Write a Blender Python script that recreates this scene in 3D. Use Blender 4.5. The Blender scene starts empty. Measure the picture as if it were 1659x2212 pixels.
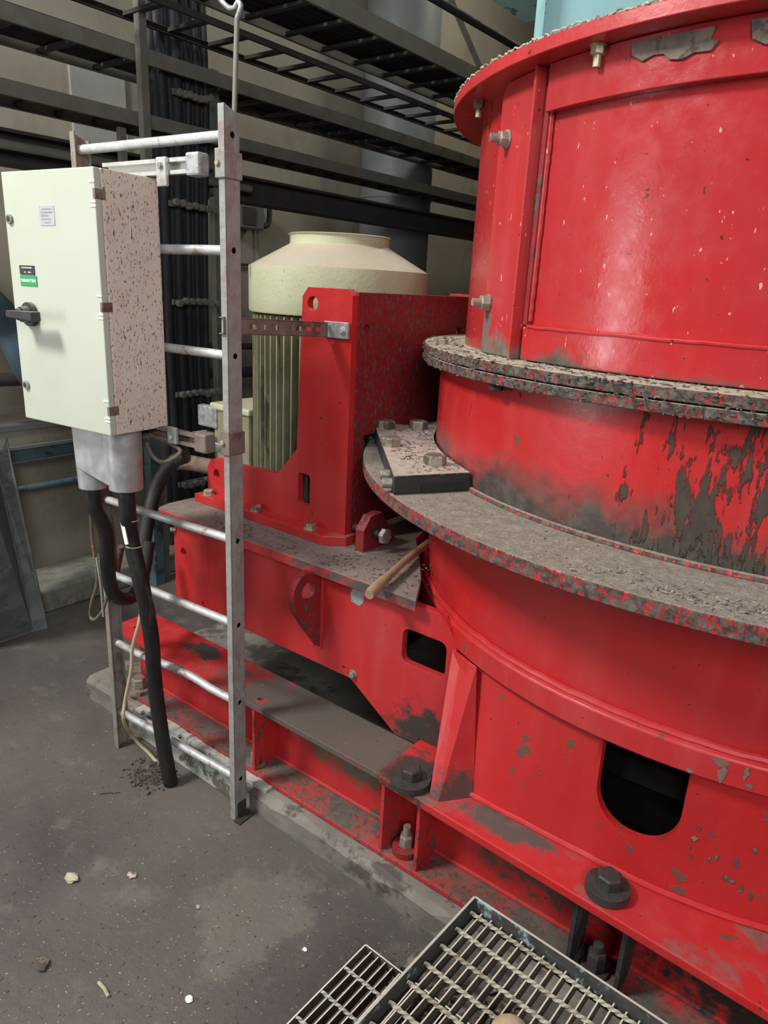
import bpy, bmesh, math, random
from mathutils import Vector, Matrix
from mathutils.geometry import tessellate_polygon
random.seed(7)
S = bpy.context.scene
COL = S.collection
R_ = math.radians
# ---------------------------------------------------------------- camera, world, lights, exposure
H = 1.75
RX = Vector((0.788, 0.613, 0.049)); UY = Vector((-0.221, 0.208, 0.953)); FW = Vector((-0.574, 0.762, -0.299))
FW.normalize(); RX = (RX - FW * RX.dot(FW)).normalized(); UY = RX.cross(FW)
CAM = Vector((0, 0, H))
cd = bpy.data.cameras.new('camera'); cam = bpy.data.objects.new('camera', cd); COL.objects.link(cam)
cam.matrix_world = Matrix(((RX.x, UY.x, -FW.x, 0), (RX.y, UY.y, -FW.y, 0), (RX.z, UY.z, -FW.z, H), (0, 0, 0, 1)))
cd.sensor_fit = 'VERTICAL'; cd.sensor_height = 36; cd.lens = 36 * 1540 / 2212; cd.clip_start = .02; cd.clip_end = 60
S.camera = cam
S.view_settings.view_transform = 'Standard'; S.view_settings.look = 'None'; S.view_settings.gamma = 1
S.view_settings.exposure = -0.05
w = bpy.data.worlds.new('world'); S.world = w; w.use_nodes = True
w.node_tree.nodes['Background'].inputs[0].default_value = (.75, .85, 1, 1)
w.node_tree.nodes['Background'].inputs[1].default_value = .04
def area(name, loc, target, size, sy, power, col=(1, 1, 1)):
    l = bpy.data.lights.new(name, 'AREA'); l.shape = 'RECTANGLE'; l.size = size; l.size_y = sy; l.energy = power; l.color = col
    o = bpy.data.objects.new(name, l); COL.objects.link(o); o.location = loc
    d = Vector(target) - Vector(loc); o.rotation_euler = d.to_track_quat('-Z', 'Y').to_euler(); return o
area('hall_lamp', (-3.0, -1.3, 4.5), (-1.3, 1.6, .9), .8, .8, 240, (1, .97, .92))
area('front_right_fill', (1.6, -1.3, 2.9), (-1.1, 1.5, 1.1), 1.4, 1.2, 92, (.93, .97, 1))  # soft fill light added from the front right, no window there
area('overhead_fill', (-2.1, .4, 5.3), (-1.2, 1.7, 0), 2.0, 2.0, 70, (.97, .98, 1))  # broad fill light added overhead, below a closed ceiling
area('doorway', (-3.9, -1.9, 1.5), (-.6, 1.6, 1.4), .6, 1.9, 42, (.93, .97, 1))
area('aisle_lamp', (-2.6, 6.5, 5.2), (-4.2, 5.0, 2.0), .8, .8, 45, (1, .93, .8))

def px(x, y, X=None, Y=None, Z=None, D=None):          # the place where a sight line meets a plane (or lies D metres away)
    d = RX * ((x - 829.5) / 1540) - UY * ((y - 1106) / 1540) + FW
    if X is not None: t = X / d.x
    elif Y is not None: t = Y / d.y
    elif Z is not None: t = (Z - H) / d.z
    else: t = D
    return CAM + d * t
# ---------------------------------------------------------------- materials
def newmat(name):
    m = bpy.data.materials.new(name); m.use_nodes = True
    return m, m.node_tree.nodes, m.node_tree.links, m.node_tree.nodes['Principled BSDF']
def pos(N): return N.new('ShaderNodeNewGeometry').outputs['Position']
def noise(N, L, scale, detail=5, rough=.6, stretch=None, off=(0, 0, 0)):
    mp = N.new('ShaderNodeMapping'); L.new(pos(N), mp.inputs[0]); mp.inputs['Location'].default_value = off
    if stretch: mp.inputs['Scale'].default_value = stretch
    n = N.new('ShaderNodeTexNoise'); n.inputs['Scale'].default_value = scale; n.inputs['Detail'].default_value = detail
    n.inputs['Roughness'].default_value = rough; L.new(mp.outputs[0], n.inputs['Vector']); return n.outputs[0]
def ramp(N, L, v, a, b, lo=0., hi=1.):
    r = N.new('ShaderNodeMapRange'); r.inputs['From Min'].default_value = a; r.inputs['From Max'].default_value = b
    r.inputs['To Min'].default_value = lo; r.inputs['To Max'].default_value = hi; L.new(v, r.inputs[0]); return r.outputs[0]
def mul(N, L, a, b, op='MULTIPLY'):
    m = N.new('ShaderNodeMath'); m.operation = op
    for i, v in enumerate((a, b)):
        if isinstance(v, (int, float)): m.inputs[i].default_value = v
        else: L.new(v, m.inputs[i])
    return m.outputs[0]
def mix(N, L, f, a, b):
    m = N.new('ShaderNodeMix'); m.data_type = 'RGBA'
    if isinstance(f, (int, float)): m.inputs[0].default_value = f
    else: L.new(f, m.inputs[0])
    for i, v in ((6, a), (7, b)):
        if isinstance(v, tuple): m.inputs[i].default_value = (*v, 1)
        else: L.new(v, m.inputs[i])
    return m.outputs[2]
def bump(N, L, b, h, strength, dist=.01, prev=None):
    q = N.new('ShaderNodeBump'); q.inputs['Strength'].default_value = strength; q.inputs['Distance'].default_value = dist
    L.new(h, q.inputs['Height'])
    if prev: L.new(prev, q.inputs['Normal'])
    L.new(q.outputs[0], b.inputs['Normal']); return q.outputs[0]
def axisval(N, L, i, normal=False):
    s = N.new('ShaderNodeSeparateXYZ'); g = N.new('ShaderNodeNewGeometry')
    L.new(g.outputs['True Normal' if normal else 'Position'], s.inputs[0]); return s.outputs[i]
def blotch(N, L, c, r, soft=.4, nscale=20, namp=1.1):
    v = N.new('ShaderNodeVectorMath'); v.operation = 'SUBTRACT'; L.new(pos(N), v.inputs[0]); v.inputs[1].default_value = c
    d = N.new('ShaderNodeVectorMath'); d.operation = 'DIVIDE'; L.new(v.outputs[0], d.inputs[0]); d.inputs[1].default_value = r if isinstance(r, tuple) else (r, r, r)
    le = N.new('ShaderNodeVectorMath'); le.operation = 'LENGTH'; L.new(d.outputs[0], le.inputs[0])
    n = noise(N, L, nscale, 6, .7); k = mul(N, L, le.outputs['Value'], mul(N, L, mul(N, L, n, .5, 'SUBTRACT'), namp * 2), 'ADD')
    return ramp(N, L, k, 1.0, 1.0 - soft)
DUST = (.20, .172, .135)
def red(name, dust=.5, rough=.38, chips=.0, fade=.35, specks=0, blots=(), zsoot=None, mud=None, dustcol=DUST, grime=0, base=(.48, .017, .018), coat=0, gscale=26, fine=0):
    m, N, L, b = newmat(name)
    c = mix(N, L, ramp(N, L, noise(N, L, 3.5, 4, .55), .35, .75), base, tuple(v * .8 + a for v, a in zip(base, (.13 * fade, .05 * fade, .06 * fade))))
    c = mix(N, L, ramp(N, L, noise(N, L, 5, 5, .6, (3, 3, .45), (3, 1, 0)), .5, .8, 0, fade), c, (.52, .08, .075))
    if specks:
        c = mix(N, L, ramp(N, L, noise(N, L, 95, 2, .5, (1, 1, .45), (5, 2, 1)), .715, .74, 0, specks), c, (.85, .42, .38))
        c = mix(N, L, ramp(N, L, noise(N, L, 30, 3, .7, (2.2, 2.2, .25), (1, 7, 1)), .70, .76, 0, specks * .6), c, (.72, .2, .2))
    c = mix(N, L, ramp(N, L, noise(N, L, 60, 2, .5, off=(9, 9, 2)), .735, .75), c, (.06, .03, .02))
    hh = None
    if chips:
        hh = ramp(N, L, noise(N, L, 16, 4, .6, (1, 1, .8), (2, 4, 7)), .70 - chips * .12, .71 - chips * .12)
        c = mix(N, L, hh, c, (.12, .075, .05))
    rr = ramp(N, L, noise(N, L, 22, 4), .3, .7, rough - .06, rough + .12)
    if grime:
        g = ramp(N, L, noise(N, L, gscale, 7, .72, (1.6, 1.6, .7), (4, 4, 4)), .56 - grime * .2, .62 - grime * .2)
        c = mix(N, L, g, c, mix(N, L, ramp(N, L, noise(N, L, 55, 5), .4, .65), (.035, .03, .026), (.14, .12, .1)))
        rr = mix(N, L, g, rr, (.9, .9, .9)); hh = g
    for (cc, r, col) in blots:
        c = mix(N, L, blotch(N, L, cc, r), c, col)
    if zsoot:
        z0, z1, col = zsoot
        zz = mul(N, L, axisval(N, L, 2), mul(N, L, mul(N, L, noise(N, L, 4, 5, .65), .5, 'SUBTRACT'), .28), 'ADD')
        c = mix(N, L, ramp(N, L, zz, z1, z0), c, mix(N, L, ramp(N, L, noise(N, L, 30, 5), .4, .7), col, tuple(v * 1.8 for v in col)))
    nb = None
    if mud:
        x0, x1 = mud
        mk = ramp(N, L, axisval(N, L, 0), x0, x1, 0, .2)
        st = noise(N, L, 13, 7, .62, (2.6, 2.6, .55), (1, 2, 3)); fi = noise(N, L, 60, 4, .6, (1, 1, .4))
        v = mul(N, L, mul(N, L, mk, st, 'ADD'), mul(N, L, fi, .34), 'ADD')
        v = ramp(N, L, v, .86, .90); c = mix(N, L, v, c, mix(N, L, fi, (.022, .016, .012), (.075, .055, .038))); nb = v
        rr = mix(N, L, v, rr, (.7, .7, .7))
    up = ramp(N, L, axisval(N, L, 2, True), .55, .9)
    dn = ramp(N, L, noise(N, L, 6, 7, .7, off=(0, 3, 0)), .78 - dust * .6, .9 - dust * .5)
    du = mul(N, L, up, dn); dc = mix(N, L, ramp(N, L, noise(N, L, 30, 6, .65), .3, .7), tuple(v * .62 for v in dustcol), dustcol)
    c = mix(N, L, du, c, dc); rr = mix(N, L, du, rr, (.95, .95, .95))
    L.new(c, b.inputs['Base Color']); L.new(rr, b.inputs['Roughness'])
    b.inputs['Coat Weight'].default_value = coat; b.inputs['Coat Roughness'].default_value = .25
    p = bump(N, L, b, noise(N, L, 14, 4), .12, .01)
    p = bump(N, L, b, noise(N, L, 120, 3), .06 if not grime else .35, .004, p)
    if hh: p = bump(N, L, b, hh, .4 if not grime else .55, .002 if not grime else .006, p)
    if nb: p = bump(N, L, b, nb, .9, .006, p)
    if dust > .3: bump(N, L, b, mul(N, L, du, noise(N, L, 24, 6, .68)), .3, .008, p)
    return m
def simple(name, col, rough=.6, metal=0, var=.35, scale=12, bumpy=.1, col2=None, amt=.5, scale2=9, stretch=None, bscale=60, dust=0, spec=None, dcol=DUST):
    m, N, L, b = newmat(name)
    c = mix(N, L, ramp(N, L, noise(N, L, scale, 5, .6), .3, .7), tuple(v * (1 - var) for v in col), col)
    if col2: c = mix(N, L, ramp(N, L, noise(N, L, scale2, 6, .68, stretch, (3, 5, 1)), .66 - amt * .3, .72 - amt * .3), c, col2)
    if dust:
        up = mul(N, L, ramp(N, L, axisval(N, L, 2, True), .5, .9), ramp(N, L, noise(N, L, 9, 6, .7), .6 - dust * .4, .75 - dust * .4))
        c = mix(N, L, up, c, dcol)
    L.new(c, b.inputs['Base Color']); b.inputs['Metallic'].default_value = metal
    L.new(ramp(N, L, noise(N, L, scale * 2, 4), .3, .7, max(.05, rough - .1), min(1, rough + .1)), b.inputs['Roughness'])
    if spec is not None: b.inputs['Specular IOR Level'].default_value = spec
    if bumpy: bump(N, L, b, noise(N, L, bscale, 5, .65), bumpy, .006)
    return m
SOOT = (.04, .033, .03)
M = {}
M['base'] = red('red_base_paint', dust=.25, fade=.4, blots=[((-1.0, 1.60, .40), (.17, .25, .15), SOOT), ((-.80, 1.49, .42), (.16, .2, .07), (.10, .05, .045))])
M['wall'] = red('red_drum_paint', dust=0, fade=.25, chips=0, blots=[((-.80, 1.49, .42), (.16, .2, .09), (.10, .04, .04))])
M['drumchips'] = red('red_chipped_drum_paint', dust=0, fade=.15, chips=.55)
M['plate'] = red('red_foot_plate_paint', dust=.45, fade=.35, rough=.42, chips=.2, blots=[((-.96, 1.46, .42), (.13, .12, .1), SOOT), ((-.66, 1.46, .42), (.16, .05, .1), (.09, .075, .065))], dustcol=(.17, .13, .115))
M['band'] = red('red_ring_paint', dust=.1, fade=.5, chips=.1, rough=.4)
M['disc'] = red('red_dusty_disc_paint', dust=1.3, grime=.62, gscale=60, chips=.1, dustcol=(.28, .245, .195))
M['mid'] = red('red_mid_drum_paint', dust=0, fade=.3, rough=.3, zsoot=(1.27, 1.36, (.055, .045, .04)), mud=(-.62, -.30), chips=.15)
M['flange'] = red('red_crusted_flange_paint', dust=1.4, grime=.8, gscale=50, dustcol=(.50, .45, .35))
M['house'] = red('red_gloss_housing_paint', dust=0, fade=.25, rough=.22, specks=.75, zsoot=(1.595, 1.63, (.07, .06, .05)), base=(.43, .021, .024), fine=1)
M['strip'] = red('red_frame_strip_paint', dust=0, fade=.4, rough=.3, specks=.7, zsoot=(1.60, 1.635, (.12, .11, .09)), blots=[((-1.0, 1.76, 1.64), (.028, .05, .1), (.16, .14, .12))], base=(.46, .024, .026), fine=1)
M['top'] = red('red_top_flange_paint', dust=.9, grime=.0, fade=.5, rough=.3, dustcol=(.35, .31, .25), base=(.44, .024, .026))
M['frame'] = red('red_motor_frame_paint', dust=.4, fade=.25, rough=.42, dustcol=(.26, .16, .14))
M['framedark'] = red('red_frame_shaded_grimy_paint', dust=.3, grime=.2, gscale=70, fade=.1, base=(.24, .006, .010), rough=.5)  # base red darkened for the shaded cross plate, grime over it
M['slab'] = red('red_slab_paint', dust=1.0, fade=.45, rough=.5, dustcol=(.24, .18, .155), blots=[((-1.25, 1.72, .892), (.44, .3, .06), (.07, .062, .055))])
M['beam'] = red('red_beam_paint', dust=.75, fade=.4, rough=.5, chips=.35, grime=.02, dustcol=(.13, .11, .09), blots=[((-1.75, 1.55, .385), (.2, .04, .03), (.07, .055, .05))])
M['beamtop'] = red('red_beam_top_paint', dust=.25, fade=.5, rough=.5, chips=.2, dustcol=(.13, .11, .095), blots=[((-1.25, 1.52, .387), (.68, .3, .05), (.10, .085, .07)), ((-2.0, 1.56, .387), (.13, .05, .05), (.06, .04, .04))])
M['beamweb'] = red('red_beam_web_paint', dust=.5, fade=.3, rough=.5, chips=.45, dustcol=(.17, .09, .08), blots=[((-1.25, 1.55, .28), (.28, .2, .09), (.12, .095, .06)), ((-.6, 1.5, .3), (.3, .3, .16), (.10, .045, .04)), ((.1, 1.5, .25), (.5, .3, .2), (.03, .02, .018))])  # last blot paints the shadow under the foot plate together with grime
M['lug'] = red('red_lug_paint', dust=.4, fade=.2, rough=.5, base=(.26, .012, .016), grime=.1)
M['void'] = simple('black_interior_shade', (.006, .0055, .005), .9, spec=.05)  # near-black colour standing in for the darkness inside hollows
M['galv'] = simple('galvanised_steel', (.50, .52, .52), .5, .55, .35, 26, .3, (.30, .30, .29), .5, 30, bscale=40)
M['rail'] = simple('dull_galvanised_rail', (.33, .335, .32), .65, .05, .3, 20, .35, (.26, .20, .185), .4, 22, (1, 1, .5))
M['railold'] = simple('brownish_aged_rail', (.30, .27, .235), .7, .15, .3, 18, .35, (.18, .13, .10), .45, 18, (1, 1, .5))
M['redspray'] = simple('red_misted_galvanised', (.34, .30, .29), .6, .3, .3, 20, .35, (.32, .15, .15), .65, 14, (1, 1, .3))
M['rung'] = simple('zinc_rung_tube', (.60, .62, .62), .45, .4, .25, 30, .15, (.34, .27, .2), .25, 18)
M['rusty'] = simple('rusty_steel', (.25, .17, .13), .8, .1, .4, 18, .4, (.13, .07, .045), .5)
M['bracket'] = simple('brown_stained_bracket_steel', (.25, .195, .17), .65, .25, .35, 20, .25, (.14, .08, .07), .5)
M['zincnew'] = simple('bright_zinc_steel', (.62, .63, .60), .4, .5, .2, 30, .1)
M['bolt'] = simple('dirty_bolt_steel', (.36, .32, .26), .55, .4, .35, 30, .3, (.12, .09, .07), .4, dust=.5)
M['boltdark'] = simple('sooty_bolt_steel', (.050, .044, .040), .6, .1, .35, 30, .3, (.05, .045, .04), .4)
M['yzinc'] = simple('yellow_zinc_bolt', (.50, .45, .30), .45, .5, .3, 30, .2, (.2, .15, .1), .4)
M['clamp'] = simple('black_crusted_block', (.035, .034, .032), .75, 0, .4, 25, .6, (.09, .08, .07), .3, bscale=35)
M['clamptop'] = red('dust_caked_block_top', dust=1.5, grime=1, dustcol=(.46, .38, .32))
M['blackrub'] = simple('black_cable_rubber', (.014, .014, .014), .55, 0, .3, 20, .15, (.07, .055, .05), .25, 8, (1, 1, .3))
M['bgcable'] = simple('dusty_black_cable', (.030, .033, .040), .65, 0, .3, 20, .05)
M['yellow'] = simple('yellowed_cable', (.50, .42, .26), .6, 0, .2, 20, .1, (.3, .23, .13), .3)
M['brown'] = simple('brown_aged_cable', (.16, .12, .08), .7, 0, .4, 20, .3, (.4, .25, .12), .2)
M['alu'] = simple('brushed_aluminium', (.60, .61, .62), .42, .6, .25, 14, .08, (.45, .34, .34), .3, 8, (1, 1, .3))
M['door'] = simple('cream_door_paint', (.50, .54, .45), .42, 0, .05, 6, .03, (.45, .45, .38), .02, 60, (1, 1, .4))
M['black'] = simple('black_plastic', (.03, .03, .032), .4, 0, .2, 20, .05, dust=.6)
M['green'] = simple('green_label_film', (.02, .33, .10), .5, 0, .05)
M['white'] = simple('white_print', (.85, .9, .85), .5, 0, .02)
M['foil'] = simple('silver_foil_plate', (.50, .52, .55), .4, .4, .1, 20, 0)
M['motor'] = simple('pale_green_motor_paint', (.48, .50, .33), .5, 0, .12, 8, .3, (.38, .33, .24), .15, 40, dust=1.3, dcol=(.42, .37, .28))
M['fin'] = simple('olive_motor_fins', (.26, .25, .15), .6, 0, .3, 10, .15, (.09, .08, .05), .4, 12, (1, 1, .2))
M['grate'] = simple('dirty_grating_bar_with_worn_top', (.11, .085, .065), .75, 0, .35, 25, .3, (.06, .045, .035), .35, 14, dust=2, dcol=(.52, .47, .38))
M['grate2'] = simple('silvery_grating_bar_with_worn_top', (.15, .12, .10), .7, 0, .35, 25, .3, (.07, .055, .045), .35, 14, dust=2, dcol=(.70, .68, .62))
M['rod'] = simple('worn_twisted_rod', (.46, .42, .34), .55, .1, .35, 25, .3, (.25, .2, .15), .35, 14)
M['gframe'] = simple('grating_edge_steel', (.07, .066, .06), .75, .1, .4, 22, .4, (.28, .42, .44), .27, 11, dust=1, dcol=(.42, .40, .35))
M['filler'] = simple('crumbling_brown_filler', (.20, .155, .125), .85, 0, .5, 30, .7, (.07, .055, .045), .5, 25)
M['wood'] = simple('worn_wooden_handle', (.40, .24, .15), .6, 0, .35, 9, .2, (.22, .10, .07), .4, 10)
M['bluesteel'] = simple('light_blue_steel_paint', (.33, .60, .62), .5, 0, .15, 8, .1, (.03, .035, .04), .17, 8)
M['bluepipe'] = simple('dull_blue_pipe_paint', (.09, .16, .19), .5, 0, .3, 10, .1, (.04, .05, .05), .4)
M['navy'] = simple('dark_blue_duct_paint', (.05, .09, .12), .5, 0, .2, 4, .1)
M['duct'] = simple('dusty_grey_duct_steel', (.17, .185, .185), .55, .0, .2, 3, .1)
M['tray'] = simple('dusty_cable_tray_steel', (.24, .23, .20), .7, .1, .25, 10, .15)
M['trayred'] = simple('dusty_dark_tray_steel', (.06, .058, .055), .8, 0, .25, 10, .15)
M['yline'] = simple('yellow_tray_cable', (.42, .36, .10), .6, 0, .2)
M['boot'] = simple('tan_leather_boot', (.50, .40, .25), .65, 0, .3, 20, .3, (.3, .22, .13), .4)
M['chip'] = simple('pale_wood_chip', (.55, .48, .36), .8, 0, .4, 40, 0, (.2, .15, .1), .4, 30)
M['flake'] = simple('greyish_bark_flake', (.33, .29, .23), .9, 0, .4, 40, 0, (.10, .09, .075), .5, 30)
M['flake2'] = simple('brown_bark_shred', (.22, .17, .14), .9, 0, .4, 40, 0, (.08, .065, .055), .5, 30)
M['crumb'] = simple('dark_bark_crumb', (.10, .08, .065), .9, 0, .4, 40, 0, (.2, .17, .13), .4, 30)
# cabinet side paint: beige dust film with small dark flecks
m, N, L, b = newmat('dust_speckled_cabinet_paint'); M['side'] = m
c = mix(N, L, ramp(N, L, noise(N, L, 4, 4), .42, .62), (.66, .585, .50), (.72, .67, .57))
c = mix(N, L, ramp(N, L, noise(N, L, 125, 2, .5, (1, 1, .4)), .675, .70), c, (.14, .09, .065))
c = mix(N, L, ramp(N, L, noise(N, L, 190, 2, .5, (1, 1, .5)), .60, .66), c, (.25, .18, .14))
L.new(c, b.inputs['Base Color']); b.inputs['Roughness'].default_value = .6
# concrete floor
m, N, L, b = newmat('dirty_concrete_floor'); M['floor'] = m
c = mix(N, L, ramp(N, L, noise(N, L, 1.3, 5, .6), .35, .65), (.070, .061, .060), (.120, .104, .092))
c = mix(N, L, ramp(N, L, noise(N, L, 5, 6, .65, off=(3, 1, 0)), .56, .68, 0, .6), c, (.17, .15, .13))
c = mix(N, L, mul(N, L, blotch(N, L, (-1.22, 1.10, 0), (.16, .22, 1), .3, 9, 1.1), .6), c, (.17, .15, .125))
c = mix(N, L, blotch(N, L, (-1.1, .35, 0), (.3, .3, 1), .7, 5, .5), c, (.19, .15, .11))
c = mix(N, L, ramp(N, L, noise(N, L, 90, 3, .6), .68, .72), c, (.05, .045, .04))
c = mix(N, L, ramp(N, L, noise(N, L, 130, 2, .5, off=(7, 0, 0)), .72, .74), c, (.4, .36, .3))
L.new(c, b.inputs['Base Color']); L.new(ramp(N, L, noise(N, L, 5, 4), .3, .7, .42, .75), b.inputs['Roughness'])
bump(N, L, b, noise(N, L, 30, 7, .7), .35, .012)
M['plinth'] = simple('worn_painted_concrete', (.24, .22, .19), .8, 0, .4, 7, .6, (.09, .075, .065), .5, 6, bscale=25)
M['plinthpaint'] = simple('peeling_pale_plinth_paint', (.46, .47, .44), .75, 0, .3, 8, .6, (.12, .10, .085), .45, 9, bscale=25)
M['wallp'] = simple('yellowed_plaster_wall', (.33, .30, .235), .85, 0, .2, 1.5, .15, (.24, .215, .17), .4, 1.2, (1, 1, .5), bscale=20)
M['panelw'] = simple('pale_grey_board', (.36, .36, .34), .8, 0, .2, 3, .1)
M['kerb'] = simple('rough_concrete_kerb', (.26, .26, .215), .85, 0, .4, 10, .7, (.15, .145, .12), .4, 14, bscale=22)
M['ceil'] = simple('grey_ceiling', (.2, .2, .19), .9)
M['sheet'] = simple('dull_zinc_sheet', (.22, .245, .235), .6, .25, .4, 9, .25, (.13, .15, .14), .5, 12)

# ---------------------------------------------------------------- mesh helpers
def link(name, me, mat, parent=None, bev=0, smooth=False):
    o = bpy.data.objects.new(name, me); COL.objects.link(o)
    if mat: me.materials.append(M[mat] if isinstance(mat, str) else mat)
    if smooth:
        for p in me.polygons: p.use_smooth = True
        try: me.set_sharp_from_angle(angle=R_(38))
        except Exception: pass
    if parent:
        o.parent = parent
        mw = Vector((0, 0, 0)); q = parent
        while q: mw += q.location; q = q.parent
        o.location = -mw
    if bev:
        b_ = o.modifiers.new('edge', 'BEVEL'); b_.width = bev; b_.segments = 2; b_.limit_method = 'ANGLE'; b_.angle_limit = R_(35)
    return o
class MB:
    def __init__(s): s.bm = bmesh.new()
    def poly(s, pts): s.bm.faces.new([s.bm.verts.new(p) for p in pts])
    def hexa(s, P):   # 8 points: bottom loop then top loop
        v = [s.bm.verts.new(p) for p in P]
        for f in ((3, 2, 1, 0), (4, 5, 6, 7), (0, 1, 5, 4), (1, 2, 6, 5), (2, 3, 7, 6), (3, 0, 4, 7)): s.bm.faces.new([v[i] for i in f])
        return s
    def box(s, a, b, F=None):
        x0, y0, z0 = a; x1, y1, z1 = b
        P = [(x0, y0, z0), (x1, y0, z0), (x1, y1, z0), (x0, y1, z0), (x0, y0, z1), (x1, y0, z1), (x1, y1, z1), (x0, y1, z1)]
        return s.hexa([F(*p) for p in P] if F else P)
    def bar(s, p, q, wd, ht, up=(0, 0, 1)):
        p, q, up = Vector(p), Vector(q), Vector(up); d = (q - p).normalized(); sd = d.cross(up).normalized(); u = sd.cross(d)
        a, b = sd * wd / 2, u * ht / 2
        return s.hexa([p - a - b, p + a - b, q + a - b, q - a - b, p - a + b, p + a + b, q + a + b, q - a + b])
    def cyl(s, p, q, r, n=16, r2=None, cap=True):
        p, q = Vector(p), Vector(q); d = (q - p).normalized(); a = d.orthogonal().normalized(); b = d.cross(a)
        r2 = r if r2 is None else r2
        A = [s.bm.verts.new(p + (a * math.cos(t) + b * math.sin(t)) * r) for t in [i * 2 * math.pi / n for i in range(n)]]
        B = [s.bm.verts.new(q + (a * math.cos(t) + b * math.sin(t)) * r2) for t in [i * 2 * math.pi / n for i in range(n)]]
        for i in range(n): s.bm.faces.new([A[i], A[(i + 1) % n], B[(i + 1) % n], B[i]])
        if cap: s.bm.faces.new(A[::-1]); s.bm.faces.new(B)
        return s
    def tube(s, pts, r, n=10, rs=None):
        pts = [Vector(p) for p in pts]; rings = []; a = None
        for i, p in enumerate(pts):
            d = (pts[min(i + 1, len(pts) - 1)] - pts[max(i - 1, 0)]).normalized()
            a = d.orthogonal().normalized() if a is None else (a - d * a.dot(d)).normalized()
            b = d.cross(a); rr = rs[i] if rs else r
            rings.append([s.bm.verts.new(p + (a * math.cos(t) + b * math.sin(t)) * rr) for t in [k * 2 * math.pi / n for k in range(n)]])
        for A, B in zip(rings, rings[1:]):
            for i in range(n): s.bm.faces.new([A[i], A[(i + 1) % n], B[(i + 1) % n], B[i]])
        s.bm.faces.new(rings[0][::-1]); s.bm.faces.new(rings[-1]); return s
    def lathe(s, prof, c, n=96, a0=0, a1=360):   # prof: closed loop of (r, z)
        full = abs(a1 - a0) >= 360; k = n if full else n + 1; rings = []
        for i in range(k):
            t = R_(a0 + (a1 - a0) * i / n)
            rings.append([s.bm.verts.new((c[0] + r * math.cos(t), c[1] + r * math.sin(t), z)) for r, z in prof])
        m_ = len(prof)
        for i in range(n):
            A, B = rings[i], rings[(i + 1) % k]
            for j in range(m_): s.bm.faces.new([A[j], B[j], B[(j + 1) % m_], A[(j + 1) % m_]])
        if not full: s.bm.faces.new(rings[0]); s.bm.faces.new(rings[-1][::-1])
        return s
    def plate(s, outer, holes, F, t0, t1):   # outline (a, b) with holes, F(a, b, t) -> point, from t0 to t1
        loops = [outer] + list(holes); flat = [p for l in loops for p in l]
        tris = tessellate_polygon([[Vector((a, b, 0)) for a, b in l] for l in loops])
        V0 = [s.bm.verts.new(F(a, b, t0)) for a, b in flat]; V1 = [s.bm.verts.new(F(a, b, t1)) for a, b in flat]
        for t in tris:
            try: s.bm.faces.new([V0[i] for i in t]); s.bm.faces.new([V1[i] for i in reversed(t)])
            except ValueError: pass
        k = 0
        for l in loops:
            for i in range(len(l)):
                a, b = k + i, k + (i + 1) % len(l); s.bm.faces.new([V0[a], V0[b], V1[b], V1[a]])
            k += len(l)
        return s
    def hexn(s, p, d, r, h, rot=0):
        p, d = Vector(p), Vector(d).normalized(); a = d.orthogonal().normalized(); b = d.cross(a); q = p + d * h
        an = [R_(rot) + i * math.pi / 3 for i in range(6)]
        loops = []
        for c_, rr in ((p, r), (p + d * h * .85, r), (q, r * .86)):
            loops.append([s.bm.verts.new(c_ + (a * math.cos(t) + b * math.sin(t)) * rr) for t in an])
        s.bm.faces.new(loops[0][::-1])
        for A, B in zip(loops, loops[1:]):
            for i in range(6): s.bm.faces.new([A[i], A[(i + 1) % 6], B[(i + 1) % 6], B[i]])
        s.bm.faces.new(loops[-1]); return s
    def out(s, name, mat, parent=None, bev=0, smooth=False, weld=False):
        if weld: bmesh.ops.remove_doubles(s.bm, verts=s.bm.verts, dist=1e-5)
        bmesh.ops.recalc_face_normals(s.bm, faces=s.bm.faces)
        me = bpy.data.meshes.new(name); s.bm.to_mesh(me); s.bm.free(); return link(name, me, mat, parent, bev, smooth)
def circ(cx, cy, r, n=20): return [(cx + r * math.cos(i * 2 * math.pi / n), cy + r * math.sin(i * 2 * math.pi / n)) for i in range(n)]
def rrect(x0, y0, x1, y1, r, n=4):
    o = []
    for cx, cy, a in ((x1 - r, y1 - r, 0), (x0 + r, y1 - r, 90), (x0 + r, y0 + r, 180), (x1 - r, y0 + r, 270)):
        for i in range(n + 1): t = R_(a + 90 * i / n); o.append((cx + r * math.cos(t), cy + r * math.sin(t)))
    return o
def FXZ(a, b, t): return (a, t, b)      # plate standing in the x-z plane
def FYZ(a, b, t): return (t, a, b)
def FXY(a, b, t): return (a, b, t)
def smoothpts(pts, k=6):
    P = [Vector(p) for p in pts]; o = []
    for i in range(len(P) - 1):
        a, b, c_, d = P[max(i - 1, 0)], P[i], P[i + 1], P[min(i + 2, len(P) - 1)]
        for j in range(k):
            t = j / k; o.append(.5 * ((2 * b) + (c_ - a) * t + (2 * a - 5 * b + 4 * c_ - d) * t * t + (3 * b - a - 3 * c_ + d) * t ** 3))
    return o + [P[-1]]
def tag(o, label, cat, group=None, kind=None):
    if label: o['label'] = label
    if cat: o['category'] = cat
    if group: o['group'] = group
    if kind: o['kind'] = kind
    return o
def thing(name, label, cat, loc, group=None):
    o = bpy.data.objects.new(name, None); o.empty_display_size = .1; COL.objects.link(o); o.location = loc; return tag(o, label, cat, group)
def struct(o): o['kind'] = 'structure'; return o
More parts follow.
